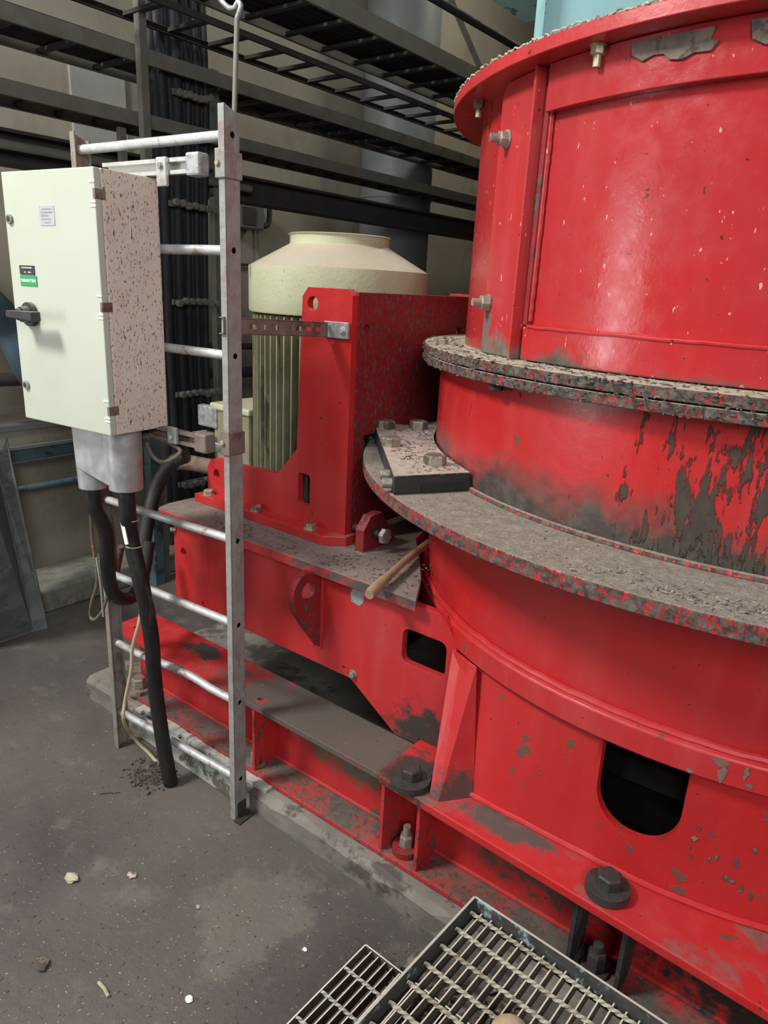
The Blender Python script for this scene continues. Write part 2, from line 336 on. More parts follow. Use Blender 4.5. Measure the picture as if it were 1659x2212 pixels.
def bolt(parent, p, d, r, h, mat='bolt', washer=None, rot=10, name='bolt', stud=0, wmat=None):
    d = Vector(d).normalized(); p = Vector(p); wt = 0
    if washer: wt = washer[1]
    b_ = MB(); b_.hexn(p + d * wt, d, r, h, rot)
    if stud: b_.cyl(p + d * (wt + h), p + d * (wt + h + stud), r * .55, 12)
    o = b_.out(name, mat, parent)
    if washer: MB().cyl(p, p + d * wt, washer[0], 24).out('washer', wmat or mat, o, .001)
    return o
def textmesh(s, size, parent, mat, o_, ux, uz, nrm, name, bold=0):
    cu = bpy.data.curves.new('t', 'FONT'); cu.body = s; cu.size = size; cu.align_x = 'CENTER'; cu.align_y = 'CENTER'; cu.extrude = .0003; cu.offset = bold
    t = bpy.data.objects.new('t', cu); COL.objects.link(t); bpy.context.view_layer.update()
    me = bpy.data.meshes.new_from_object(t.evaluated_get(bpy.context.evaluated_depsgraph_get())); bpy.data.objects.remove(t)
    ux, uz, nrm, o_ = Vector(ux), Vector(uz), Vector(nrm), Vector(o_)
    for v in me.vertices: v.co = o_ + ux * v.co.x + uz * v.co.y + nrm * v.co.z
    return link(name, me, mat, parent)

# ================================================================ the setting
struct(MB().box((-4.75, -3.5, -.1), (4, 11, 0)).out('floor', 'floor'))
struct(MB().box((-4.75, -3.5, 0), (-4.55, 11, 6)).out('wall_left', 'wallp'))
struct(MB().box((-4.75, 10.8, 0), (4, 11, 6)).out('wall_back', 'wallp'))
struct(MB().box((3.8, -3.5, 0), (4, 10.8, 6)).out('wall_right', 'wallp'))
struct(MB().box((-4.75, -3.5, 0), (3.8, -3.3, 6)).out('wall_front', 'wallp'))
struct(MB().box((-4.75, -3.5, 6), (4, 11, 6.1)).out('ceiling', 'ceil'))
struct(MB().box((-4.55, -3.3, 0), (-3.83, 10.8, .93)).out('trim_2', 'wallp', bev=.01))
k = MB(); k.box((-3.83, -3.3, 0), (-3.5, 10.8, .13)); struct(k.out('trim_1', 'kerb', bev=.012))
# concrete plinth under the machine: long edge with a chipped chamfer
CX, CY = -.387, 2.591
pl = thing('concrete_plinth', 'low worn concrete plinth running under the red machine beams', 'plinth', (-1, 2.6, 0))
random.seed(3); b_ = MB(); n = 60; rows = []
for i in range(n + 1):
    x = -2.62 + (3.9) * i / n; j = lambda a: random.uniform(-a, a)
    e = 1.385 - .012 * (x + 1)
    rows.append([b_.bm.verts.new(p) for p in ((x, e + j(.003), 0), (x, e + j(.004), .07 + j(.008)), (x, e + .02 + j(.008), .09 + j(.003)), (x, e + .07, .092), (x, 4.0, .092), (x, 4.0, 0))])
for A, B in zip(rows, rows[1:]):
    for q in range(5): b_.bm.faces.new([A[q], B[q], B[q + 1], A[q + 1]])
b_.bm.faces.new(rows[0]); b_.bm.faces.new(rows[-1][::-1])
b_.out('block', 'plinth', pl)
MB().box((-2.20, 1.378, .002), (-1.60, 1.400, .094)).out('painted_edge', 'plinthpaint', pl, .004)
b_ = MB()
for i in range(22):
    x = -2.25 + i * .034; b_.box((x, 1.40 + random.uniform(0, .02), .088), (x + .036, 1.45 + random.uniform(-.01, .01), .098 + random.uniform(0, .006)))
b_.out('grout', 'plinthpaint', pl)
# ================================================================ front base beam (wide flange section with stiffeners)
def fe(x): return 1.432            # front edge of the flanges
bm_ = thing('base_beam', 'long red steel base beam with stiffener ribs along the front of the machine', 'beam', (-1, 1.53, .09))
XL, XR = -2.44, .9
b_ = MB(); hs = [circ(-1.60, 1.475, .011, 12), circ(-2.36, 1.50, .012, 12), circ(-1.95, 1.52, .006, 10)]
b_.plate([(XL, 1.45), (-2.40, 1.432), (XR, 1.432), (XR, 1.615), (XL, 1.625)], hs, FXY, .365, .385); b_.out('top_flange', 'beamtop', bm_, .003)
MB().plate([(XL, 1.445), (-1.6, 1.435), (XR, 1.435), (XR, 1.62), (XL, 1.62)], [], FXY, .095, .113).out('bottom_flange', 'beam', bm_, .003)
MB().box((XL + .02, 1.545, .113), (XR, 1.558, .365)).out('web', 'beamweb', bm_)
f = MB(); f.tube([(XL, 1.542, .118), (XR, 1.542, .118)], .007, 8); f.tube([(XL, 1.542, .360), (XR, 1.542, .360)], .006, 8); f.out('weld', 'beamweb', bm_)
for x, mt in ((-1.60, 'beam'), (-1.035, 'beam'), (-.905, 'beam'), (-.425, 'clamp'), (-.30, 'clamp'), (.35, 'beam')):
    b_ = MB(); b_.plate([(1.440, .113), (1.545 - .02, .113), (1.545, .133), (1.545, .345), (1.525, .365), (1.440, .365)], [], FYZ, x - .006, x + .006); b_.out('stiffener', mt, bm_, .0015)
MB().box((-2.40, 1.46, .105), (-2.31, 1.54, .13)).out('end_pad', 'beam', bm_, .004)
bolt(bm_, (-2.33, 1.475, .113), (0, 0, 1), .030, .045, 'bolt', (.05, .018), name='anchor_nut', stud=.0)
bolt(bm_, (-.972, 1.488, .113), (0, 0, 1), .021, .04, 'bolt', (.042, .022), name='anchor_nut', stud=.03, wmat='lug')
bolt(bm_, (-.365, 1.478, .113), (0, 0, 1), .024, .055, 'boltdark', (.036, .01), name='anchor_nut', stud=.02)
bolt(bm_, (-1.625, 1.475, .113), (0, 0, 1), .02, .035, 'bolt', (.035, .012), name='anchor_nut')
rb = thing('base_beam', 'red steel base beam in the dark behind the front one', 'beam', (-1, 3.2, .09))
b_ = MB(); b_.box((-2.3, 3.0, .36), (.9, 3.2, .385)); b_.box((-2.3, 3.0, .092), (.9, 3.2, .11)); b_.box((-2.3, 3.09, .11), (.9, 3.105, .36)); b_.out('section', 'beam', rb)
# ================================================================ machine base: U shaped drum, side plates, top slab, ring, disc, middle drum
mb = thing('bark_crusher', 'big round red machine body with arched opening, wide dusty disc and welded side frame', 'machine', (CX, CY, .385))
YF = 1.5; RD = CY - YF
b_ = MB(); pl_ = [(-1.035, 1.418), (-1.02, 1.398), (.05, 1.345), (.9, 1.34), (.9, 3.84), (-1.035, 3.84)]
b_.plate(pl_, [], FXY, .387, .412); b_.out('foot_plate', 'plate', mb, .003)
def wallpt(s_, z, off=0):
    t = -math.pi / 2 + s_ / RD; p = Vector((CX + (RD - off) * math.cos(t), CY + (RD - off) * math.sin(t), z))
    if s_ < 0:                                   # left of the arch the foot of the plate runs straight
        q = Vector((CX + s_ * .95, YF + off, z)); f_ = min(1, max(0, (.77 - z) / .36)); return p.lerp(q, f_)
    return p
SL, SR = -.475, math.pi * RD + .0
cols = sorted(set([SL] + [-.0550 - .0 + (.197) * (1 - math.cos(math.pi * i / 24)) / 2 for i in range(25)] + [SL + i * .0371 for i in range(1, 12)] + [.16 + i * (SR - .16) / 60 for i in range(61)]))
cols = [c for c in cols if not (-.05 < c < .14 and min(abs(c - (-.055 + .197 * (1 - math.cos(math.pi * i / 24)) / 2)) for i in range(25)) > 1e-6)]
def hz(s_):
    c0, hw = .0435, .0985
    u = (s_ - c0) / hw
    return None if abs(u) > 1.0001 else .632 - .101 * math.sqrt(max(0, 1 - abs(u) ** 2.3))
b_ = MB()
for a, c_ in zip(cols, cols[1:]):
    ins = hz(a) is not None and hz(c_) is not None and -.056 < (a + c_) / 2 < .143
    ztop = .79
    if ins:
        za, zc = hz(a), hz(c_)
        for off in (0, .022): b_.poly([wallpt(a, .412, off), wallpt(c_, .412, off), wallpt(c_, zc, off), wallpt(a, za, off)])
        b_.poly([wallpt(a, za), wallpt(c_, zc), wallpt(c_, zc, .022), wallpt(a, za, .022)])
    else:
        zz_ = [.412, .50, .59, .68, ztop]
        for z0_, z1_ in zip(zz_, zz_[1:]):
            for off in (0, .022): b_.poly([wallpt(a, z0_, off), wallpt(c_, z0_, off), wallpt(c_, z1_, off), wallpt(a, z1_, off)])
for s_ in (-.055, .142): b_.poly([wallpt(s_, .632), wallpt(s_, .79), wallpt(s_, .79, .022), wallpt(s_, .632, .022)])
b_.out('lower_drum', 'drumchips', mb, smooth=True, weld=True)
b_ = MB(); b_.tube([wallpt(-.46 + i * .04, .418 + random.uniform(-.002, .002), -.002) for i in range(60)], .0085, 8); b_.out('weld_bead', 'band', mb, smooth=True)
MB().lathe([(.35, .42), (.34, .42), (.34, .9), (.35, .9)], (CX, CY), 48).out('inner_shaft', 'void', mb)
MB().lathe([(.98, .39), (.98, .82), (.97, .82), (.97, .39)], (CX, CY), 72).out('inner_shade_liner', 'void', mb)  # black liner added so the arch looks dark inside
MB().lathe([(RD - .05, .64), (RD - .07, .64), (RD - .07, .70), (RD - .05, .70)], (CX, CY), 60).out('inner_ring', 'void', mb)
MB().lathe([(1.118, .768), (1.118, .832), (1.10, .843), (.98, .843), (.98, .768)], (CX, CY), 128).out('ring', 'band', mb, .004, smooth=True)
b_ = MB(); random.seed(5)
b_.tube([(CX + (1.100 + random.uniform(-.0015, .0015)) * math.cos(R_(t)), CY + 1.100 * math.sin(R_(t)), .842 + random.uniform(-.0015, .002)) for t in range(150, 391, 2)], .010, 8); b_.out('ring_weld', 'band', mb, smooth=True)
MB().lathe([(RD, .83), (RD, 1.195), (RD - .02, 1.195), (RD - .02, .83)], (CX, CY), 128).out('middle_drum', 'wall', mb, smooth=True)
MB().lathe([(1.328, 1.193), (1.328, 1.231), (.9, 1.231), (.9, 1.193)], (CX, CY), 160).out('disc', 'disc', mb, .003, smooth=True)
MB().lathe([(RD, 1.231), (RD, 1.545), (RD - .02, 1.545), (RD - .02, 1.231)], (CX, CY), 160).out('upper_drum', 'mid', mb, smooth=True)
b_ = MB(); b_.tube([(CX + 1.096 * math.cos(R_(t)), CY + 1.096 * math.sin(R_(t)), 1.233) for t in range(150, 391, 2)], .010, 8); b_.out('disc_weld', 'disc', mb, smooth=True)
MB().lathe([(1.148, 1.541), (1.148, 1.565), (.95, 1.565), (.95, 1.541)], (CX, CY), 160).out('lower_flange', 'flange', mb, .002, smooth=True)
# front side plate of the gear frame with window, diagonal foot
XB = -2.252; YS = 1.62  # gear frame and motor frame coordinates scaled up about the camera, then hardcoded
outer = [(XB, .512), (-1.324, .512), (-1.133, .388), (-1.04, .388), (-1.04, .412), (-.93, .412), (-.93, .772), (-.96, .82), (-1.0, .856), (XB, .856)]
holes = [rrect(-1.123, .654, -.964, .769, .024), circ(-2.195, .722, .018, 16), circ(-2.084, .540, .0075, 10), circ(-1.355, .540, .0065, 10)]
MB().plate(outer, holes, FXZ, YS - .001, YS + .024).out('side_plate', 'base', mb, .002)
MB().box((XB, YS + .024, .512), (XB + .02, 3.1, .856)).out('end_plate', 'base', mb)
MB().box((XB, 3.1, .512), (-.7, 3.12, .856)).out('back_plate', 'base', mb)
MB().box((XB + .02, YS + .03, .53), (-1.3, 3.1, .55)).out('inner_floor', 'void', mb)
MB().plate([(-2.302, 1.593), (-2.286, 1.577), (-1.055, 1.577), (-1.14, 1.725), (-1.24, 1.86), (-1.37, 2.02), (-1.46, 2.3), (-1.50, 2.6), (-1.50, 3.13), (-2.32, 3.13), (-2.32, 1.65)], [], FXY, .856, .891).out('top_slab', 'slab', mb, .003)
g_ = [px(926, 1722, Z=.412), px(947, 1733, Z=.412), px(1024, 1722, Z=.412)]; g_.append(g_[2] + g_[0] - g_[1])
t_ = [px(977, 1402, Z=.768), px(996, 1412, Z=.768), px(1030, 1440, Z=.768)]; t_.append(t_[2] + t_[0] - t_[1])
MB().hexa(g_ + t_).out('gusset', 'base', mb, .002)
# lifting eye (drop shaped) standing out of the side plate
ol = [(1.62, .868), (1.577, .866)] + [(1.549 + .062 * math.cos(R_(t)), .800 + .068 * math.sin(R_(t))) for t in range(85, 200, 12)] + [(1.502, .742), (1.55, .668), (1.608, .59), (1.62, .575)]
MB().plate(ol, [circ(1.556, .803, .031, 20)], FYZ, -1.488, -1.460).out('lifting_eye', 'lug', mb, .002)
for x in (-1.457, -1.491): MB().tube([(x, 1.618, .86), (x, 1.618, .575)], .006, 8).out('eye_weld', 'base', mb)
bolt(mb, (-1.312, YS - .001, .532), (0, -1, 0), .012, .011, 'bolt', (.016, .003), name='plug_bolt')
bolt(mb, (-2.241, YS - .001, .806), (-.6, -1, 0), .010, .02, 'bolt', name='plug_bolt')
MB().plate([(-1.330, .788), (-1.296, .783), (-1.282, .80), (-1.277, .832), (-1.296, .848), (-1.324, .838), (-1.336, .815)], [], FXZ, YS - .0022, YS - .001).out('bare_patch', 'galv', mb)
# foot bolts
bolt(mb, (-.935, 1.432, .412), (0, 0, 1), .030, .032, 'boltdark', (.058, .022), name='foot_bolt', rot=25)
bolt(mb, (-.355, 1.425, .412), (0, 0, 1), .030, .030, 'boltdark', (.052, .024), name='foot_bolt', rot=5)
# jacking bracket on the slab, with its set screw
MB().plate([(1.772, .891), (1.772, .968), (1.772 + .038, 1.012), (1.772 + .098, 1.015), (1.772 + .185, .895), (1.772 + .185, .891)], [circ(1.772 + .055, .949, .014, 12)], FYZ, -1.452, -1.415).out('jack_bracket', 'lug', mb, .002)
b_ = MB(); b_.cyl((-1.50, 1.772 + .055, .949), (-1.36, 1.772 + .055, .949), .013, 14)
for i in range(11): b_.cyl((-1.50 + i * .0128, 1.772 + .055, .949), (-1.494 + i * .0128, 1.772 + .055, .949), .0155, 14)
b_.out('jack_screw', 'boltdark', mb)
bolt(mb, (-1.375, 1.772 + .055, .949), (1, 0, 0), .028, .018, 'galv', name='jack_nut', rot=0)
bolt(mb, (-1.452, 1.772 + .055, .949), (-1, 0, 0), .026, .018, 'bolt', name='jack_nut', rot=20)

# flange bolts
for t in (-141, -150, -159, -168, 170): 
    p = (CX + 1.085 * math.cos(R_(t)), CY + 1.085 * math.sin(R_(t)), 1.592); 
for t in (-142.5, -151): bolt(mb, (CX + 1.12 * math.cos(R_(t)), CY + 1.12 * math.sin(R_(t)), 1.541), (0, 0, -1), .017, .018, 'boltdark', name='flange_bolt')
bolt(mb, (CX + 1.12 * math.cos(R_(-115)), CY + 1.12 * math.sin(R_(-115)), 1.541), (0, 0, -1), .019, .018, 'boltdark', name='flange_bolt')
# ================================================================ upper housing
uh = thing('crusher_housing', 'glossy red upper cylinder housing with recessed door panel and wide top rim', 'machine', (CX, CY, 1.567))
MB().lathe([(1.148, 1.569), (1.148, 1.594), (.95, 1.594), (.95, 1.569)], (CX, CY), 160).out('bottom_flange', 'flange', uh, .002, smooth=True)
for t in (-141.5, -148): bolt(uh, (CX + 1.095 * math.cos(R_(t)), CY + 1.095 * math.sin(R_(t)), 1.594), (0, 0, 1), .017, .015, 'bolt', name='flange_bolt', rot=t)
RH = 1.018
MB().lathe([(RH, 1.594), (RH, 2.25), (RH - .015, 2.25), (RH - .015, 1.594)], (CX, CY), 160).out('shell', 'house', uh, smooth=True)
MB().lathe([(1.106, 2.248), (1.106, 2.276), (.9, 2.276), (.9, 2.248)], (CX, CY), 160).out('top_flange', 'top', uh, .002, smooth=True)
MB().lathe([(RH, 2.15), (1.044, 2.15), (1.044, 2.247), (RH, 2.247)], (CX, CY), 60, -116, -30).out('top_band', 'house', uh, .002, smooth=True)
MB().lathe([(RH, 1.597), (1.044, 1.597), (1.044, 1.677), (RH, 1.677)], (CX, CY), 60, -116, -30).out('bottom_band', 'house', uh, .003, smooth=True)
b_ = MB(); random.seed(2)
b_.tube([(CX + 1.044 * math.cos(R_(t)), CY + 1.044 * math.sin(R_(t)), 1.677 + random.uniform(-.001, .001)) for t in range(-115, -30, 1)], .004, 6); b_.out('band_weld', 'strip', uh, smooth=True)
# bolted frame strip with chamfered top corner, and the lipped angle at its edge
def FC(a, b, t): return (CX + t * math.cos(R_(a)), CY + t * math.sin(R_(a)), b)
def panel(aa, zb, zt, r0, r1):
    b_ = MB(); G = [[[b_.bm.verts.new(FC(a, z, r)) for z in (zb(a), zt(a))] for r in (r0, r1)] for a in aa]
    for A, B in zip(G, G[1:]):
        for k_ in (0, 1): b_.bm.faces.new([A[k_][0], B[k_][0], B[k_][1], A[k_][1]]); b_.bm.faces.new([A[0][k_], B[0][k_], B[1][k_], A[1][k_]])
    for A in (G[0], G[-1]): b_.bm.faces.new([A[0][0], A[1][0], A[1][1], A[0][1]])
    return b_
zt_ = lambda a: 2.247 if a > -126.2 else 2.247 - .02 * (-126.2 - a) - .002
panel([-127.4 + i * (127.4 - 117.6) / 20 for i in range(21)], lambda a: 1.596, zt_, 1.0, 1.044).out('frame_strip', 'strip', uh, .002, smooth=True)
b_ = MB(); b_.plate([(-117.6, 1.596), (-117.1, 1.596), (-117.1, 2.246), (-117.6, 2.246)], [], lambda a, b, t: FC(a, b, t), 1.0, 1.062); b_.out('frame_lip', 'strip', uh)
b_ = MB(); b_.plate([(-117.1, 1.68), (-116.0, 1.68), (-116.0, 2.246), (-117.1, 2.246)], [], lambda a, b, t: FC(a, b, t), 1.0, 1.034); b_.out('seal_strip', 'lug', uh)
b_ = MB(); random.seed(9); b_.tube([FC(-115.9 + random.uniform(-.08, .08), 1.69 + i * .011, 1.024) for i in range(50)], .006, 6); b_.out('sealant', 'strip', uh, smooth=True)
for a, z in ((-124.6, 2.118), (-126.0, 1.727)):
    d = Vector((math.cos(R_(a)), math.sin(R_(a)), 0)); p = Vector(FC(a, z, 1.044))
    bolt(uh, p, d, .019, .020, 'bolt', (.022, .005), name='frame_bolt', stud=.022)
# studs under the rim
for t in (-136.6, -107.5):
    p = Vector((CX + 1.055 * math.cos(R_(t)), CY + 1.055 * math.sin(R_(t)), 2.248))
    bolt(uh, p, (0, 0, -1), .015, .016, 'yzinc', (.019, .003), name='rim_bolt', stud=.022)
# peeled patches of paint under the rim: old brown filler on the band
def patch(name, outl, mat, th=.006, r0=1.0445):
    b_ = MB(); b_.plate(outl, [], lambda a, b, t: FC(a, b, t), r0, r0 + th); return b_.out(name, mat, uh, .002)
patch('filler', [(-103.2, 2.215), (-101.8, 2.200), (-100.5, 2.207), (-99.4, 2.206), (-98.7, 2.194), (-97.2, 2.190), (-96, 2.198), (-94.4, 2.196), (-93.6, 2.212), (-94.6, 2.216), (-94.2, 2.236), (-103.4, 2.238)], 'filler', .005)
patch('filler', [(-91, 2.236), (-90.6, 2.205), (-89.2, 2.192), (-87.4, 2.205), (-86, 2.236)], 'filler', .005)
# ragged edge of the gasket on top of the rim
random.seed(11); b_ = MB()
b_.tube([(CX + (1.103 + random.uniform(-.004, .005)) * math.cos(R_(t / 3)), CY + (1.103 + random.uniform(-.004, .005)) * math.sin(R_(t / 3)), 2.278 + random.uniform(-.003, .004)) for t in range(-570, -60, 1)], .0025, 5); b_.out('gasket', 'chip', uh)
def chip_on(r, a, z, w_, h_, mat, parent, seed):
    rnd = random.Random(seed); n_ = 11; b_ = MB()
    ol = [(a + math.degrees(w_ / r) * math.cos(i * 6.283 / n_) * rnd.uniform(.55, 1.2), z + h_ * math.sin(i * 6.283 / n_) * rnd.uniform(.55, 1.2)) for i in range(n_)]
    b_.plate(ol, [], lambda aa_, b, t: FC(aa_, b, t), r, r + .0006); return b_.out('paint_chip', mat, parent)
for i, (a, z, w_, h_) in enumerate(((-79.8, .822, .018, .010), (-79.4, .795, .010, .022), (-77.2, .812, .006, .018), (-76.6, .785, .008, .006), (-82.6, .777, .010, .006))): chip_on(1.1185, a, z, w_, h_, 'rusty', mb, i)
for i in range(20):
    rnd = random.Random(50 + i); chip_on(RD + .0006, rnd.uniform(-81.5, -70), rnd.uniform(.47, .63), rnd.uniform(.003, .007), rnd.uniform(.004, .011), 'crumb', mb, 90 + i)
# ================================================================ clamp block on the disc
cb = thing('clamp_block', 'black bolted block caked with dust on the left of the wide red disc', 'clamp', (-1.25, 1.85, 1.231))
def ang(t, r): return (CX + r * math.cos(R_(t)), CY + r * math.sin(R_(t)))
o1 = [ang(239, 1.325), ang(239, 1.10)] + [ang(239 - i * 3.4, 1.097) for i in range(1, 10)] + [ang(205, 1.10), ang(205, 1.335)]
MB().plate(o1, [], FXY, 1.233, 1.278).out('block', 'clamp', cb, .003)
MB().plate(o1, [], FXY, 1.2782, 1.284).out('dust_cake', 'clamptop', cb, .002)
b_ = MB(); a, c_ = ang(239.15, 1.10), ang(239.15, 1.245); b_.bar((a[0], a[1], 1.247), (c_[0], c_[1], 1.247), .004, .022); b_.out('front_key', 'blackrub', cb)
for p in (ang(222.5, 1.245), ang(234.0, 1.165), ang(209.5, 1.27), ang(207.5, 1.16)):
    bolt(cb, (p[0], p[1], 1.284), (0, 0, 1), .033, .028, 'bolt', name='bolt', rot=p[0] * 900)
nrm = Vector((math.cos(R_(222)), math.sin(R_(222)), 0))
A, B = Vector((*ang(239, 1.325), 1.256)), Vector((*ang(205, 1.335), 1.256))
for u, dz, mt in ((.04, 0, 'bolt'), (.12, .008, 'bolt'), (.93, 0, 'boltdark')):
    p = A.lerp(B, u) + Vector((0, 0, dz)); MB().cyl(p, p + nrm * .028, .014, 18).out('side_screw', mt, cb, .002)
# ================================================================ motor frame
mf = thing('motor_frame', 'red L-shaped motor frame of thick plates bolted on the side slab', 'frame', (-1.7, 1.9, .955))
Y0 = 1.793
outer = [(-2.252, .924), (-1.517, .924), (-1.517, 1.723), (-1.534, 1.742), (-1.712, 1.742), (-1.736, 1.712), (-1.755, 1.188), (-1.852, 1.078), (-2.068, 1.072), (-2.203, 1.072), (-2.230, 1.064), (-2.252, 1.032)]
MB().plate(outer, [circ(-1.689, 1.690, .024, 20), circ(-2.197, 1.009, .0195, 18), rrect(-1.746, .989, -1.687, 1.105, .013)], FXZ, Y0, Y0 + .027).out('side_plate', 'frame', mf, .002)
MB().plate([(-2.273, 1.741), (-1.561, 1.726), (-1.496, 1.777), (-1.496, 1.84), (-2.273, 1.84)], [], FXY, .891, .924).out('foot_flange', 'frame', mf, .002)
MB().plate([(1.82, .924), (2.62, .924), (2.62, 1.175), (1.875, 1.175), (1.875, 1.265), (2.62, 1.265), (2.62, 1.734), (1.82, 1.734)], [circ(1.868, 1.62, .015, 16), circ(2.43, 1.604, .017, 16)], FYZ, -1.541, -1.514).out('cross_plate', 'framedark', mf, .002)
MB().plate(outer, [circ(-1.689, 1.690, .024, 20)], FXZ, 2.66, 2.687).out('side_plate', 'frame', mf, .002)
MB().box((-2.273, 2.62, .891), (-1.55, 2.74, .924)).out('foot_flange', 'frame', mf, .002)
for p in ((-2.219, 1.769), (-1.933, 1.763), (-1.647, 1.755)): bolt(mf, (p[0], p[1], .924), (0, 0, 1), .020, .018, 'yzinc', (.024, .003), name='bolt', rot=p[0] * 700)
# ================================================================ electric motor
MX, MY = -2.006, 2.28  # motor pushed back along the line of sight and enlarged about the camera
em = thing('electric_motor', 'upright electric motor with pale green cowl and ribbed body', 'motor', (MX, MY, .891))
MB().lathe([(.0, .893), (.262, .893), (.28, .91), (.296, .93), (.296, 1.625), (.0, 1.625)], (MX, MY), 60).out('body', 'fin', em)
for i in range(60):
    t = i * 2 * math.pi / 60; d = Vector((math.cos(t), math.sin(t), 0)); s_ = Vector((-d.y, d.x, 0)) * .0035
    p0, p1 = Vector((MX, MY, 0)) + d * .292, Vector((MX, MY, 0)) + d * .345; z0, z1, z2 = Vector((0, 0, .93)), Vector((0, 0, 1.647)), Vector((0, 0, 1.63))
    MB().hexa([p0 - s_ + z0, p1 - s_ + z0, p1 + s_ + z0, p0 + s_ + z0, p0 - s_ + z1, p1 - s_ + z2, p1 + s_ + z2, p0 + s_ + z1]).out('cooling_fin', 'fin', em)
MB().lathe([(.355, 1.639), (.359, 1.647), (.359, 1.812), (.203, 1.898), (.198, 1.902), (.198, 1.930), (.207, 1.936), (.200, 1.939), (.188, 1.937), (.188, 1.896), (.348, 1.806), (.348, 1.639)], (MX, MY), 96).out('fan_cowl', 'motor', em, smooth=True)
MB().lathe([(.0, 1.78), (.17, 1.78), (.17, 1.80), (0, 1.80)], (MX, MY), 40).out('fan_disc', 'fin', em)
MB().box((-2.50, 2.03, .98), (-2.27, 2.34, 1.21)).out('terminal_box', 'fin', em, .01)
MB().box((-2.515, 2.02, 1.205), (-2.26, 2.35, 1.235)).out('terminal_cover', 'motor', em, .008)
MB().box((-2.60, 2.02, 1.12), (-2.47, 2.06, 1.215)).out('gland_plate', 'galv', em, .008)
MB().box((-2.62, 1.99, 1.02), (-2.48, 2.08, 1.09)).out('gland_plate', 'galv', em, .008)
MB().tube(smoothpts([(-2.44, 2.04, .94), (-2.52, 2.01, .945), (-2.64, 2.0, .94), (-2.73, 2.0, .925)]), .036, 14).out('cable_sleeve', 'rusty', em, smooth=True)
# ================================================================ cable ladder standing in front
LA = R_(3.4); lo = Vector((-1.56, 1.322, 0))
def FL(u, v, z): return lo + Vector((u * math.cos(LA) - v * math.sin(LA), u * math.sin(LA) + v * math.cos(LA), z))
lad = thing('cable_ladder', 'upright galvanised cable ladder standing on the floor beside the machine', 'ladder', tuple(lo))
def railpost(u0, sgn, top, mat, name='rail'):
    b_ = MB(); t = .004; zt = top
    x0, x1 = sorted((u0, u0 - sgn * t)); hs_ = [circ(.028, z, .0085, 12) for z in zr]
    b_.plate([(0, 0.0), (.05, 0.0), (.05, zt - .018), (0, zt)], hs_, lambda a, b, q: FL(q, a, b), x0, x1)
    fl0, fl1 = sorted((u0, u0 - sgn * .022))
    b_.box((fl0, -.002, 0), (fl1, .003, zt), FL); b_.box((fl0, .047, 0), (fl1, .052, zt - .018), FL)
    return b_.out(name, mat, lad, .0008)
zr = [2.104, 1.826, 1.549, 1.278, 1.002, .722, .445, .150]
railpost(0.0, 1, 2.172, 'rail'); railpost(-.655, -1, 2.150, 'railold')
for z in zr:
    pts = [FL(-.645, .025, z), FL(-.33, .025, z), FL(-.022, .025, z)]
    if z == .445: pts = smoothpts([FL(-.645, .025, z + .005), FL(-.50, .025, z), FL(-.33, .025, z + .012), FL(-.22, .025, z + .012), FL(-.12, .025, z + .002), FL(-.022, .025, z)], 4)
    for u_, w_ in ((-.016, -.0025), (-.639, -.6525)): MB().cyl(FL(u_, .028 if u_ > -.1 else .025, z), FL(w_, .028 if u_ > -.1 else .025, z), .0082, 12).out('bore_shade_plug', 'void', lad)  # black plugs added for the dark inside of the hollow rungs
    MB().tube(pts, .0135, 14).out('rung', 'rung', lad, smooth=True)
MB().box((.0, -.01, 0), (.03, .06, .006), FL).out('foot_plate', 'boltdark', lad)
MB().box((.0, .01, 0), (.005, .045, .06), FL).out('foot_angle', 'boltdark', lad)
for zc in (2.035, 1.305):
    b_ = MB(); b_.box((.001, -.006, zc - .035), (.006, .056, zc + .03), FL); b_.box((-.03, -.008, zc - .035), (.006, -.003, zc + .035), FL); b_.out('clamp_strap', 'rail' if zc > 2 else 'bracket', lad, .002)
    p = FL(-.018, -.008, zc); bolt(lad, p, (0, -1, 0), .008, .006, 'yzinc', name='clamp_bolt')
# cabinet frame of reference
CA = R_(6); co = Vector((-1.806, 1.103, 0))
def FCb(u, v, z): return co + Vector((u * math.cos(CA) - v * math.sin(CA), u * math.sin(CA) + v * math.cos(CA), z))
cu, cv = Vector((math.cos(CA), math.sin(CA), 0)), Vector((-math.sin(CA), math.cos(CA), 0))
# mounting rails between cabinet and ladder
for zc, lb, mt in ((2.03, 'upper zinc mounting rail between cabinet top and cable ladder', 'zincnew'), (1.30, 'lower brown-stained mounting rail under the cabinet corner', 'bracket')):
    mr = thing('mounting_rail', lb, 'rail', tuple(FL(-.3, -.03, zc)), None)
    b_ = MB(); b_.box((-.46, -.034, zc + .010), (-.075, -.012, zc + .020), FL); b_.box((-.46, -.034, zc - .020), (-.075, -.012, zc - .010), FL); b_.box((-.46, -.014, zc - .02), (-.075, -.012, zc + .02), FL); b_.out('channel', mt, mr)
    b_ = MB(); b_.box((-.10, -.045, zc - .028), (-.05, -.005, zc + .028), FL); b_.out('end_clip', 'galv' if zc > 2 else 'bracket', mr, .006)
    b_ = MB(); b_.box((-.215, -.045, zc - .05 if zc > 2 else zc - .02), (-.175, -.034, zc + .022 if zc > 2 else zc + .03), FL); o = b_.out('lug_plate', 'zincnew' if zc > 2 else 'rail', mr, .003)
    bolt(mr, FL(-.195, -.045, zc), (0, -1, 0), .009, .007, 'galv', name='lug_bolt')
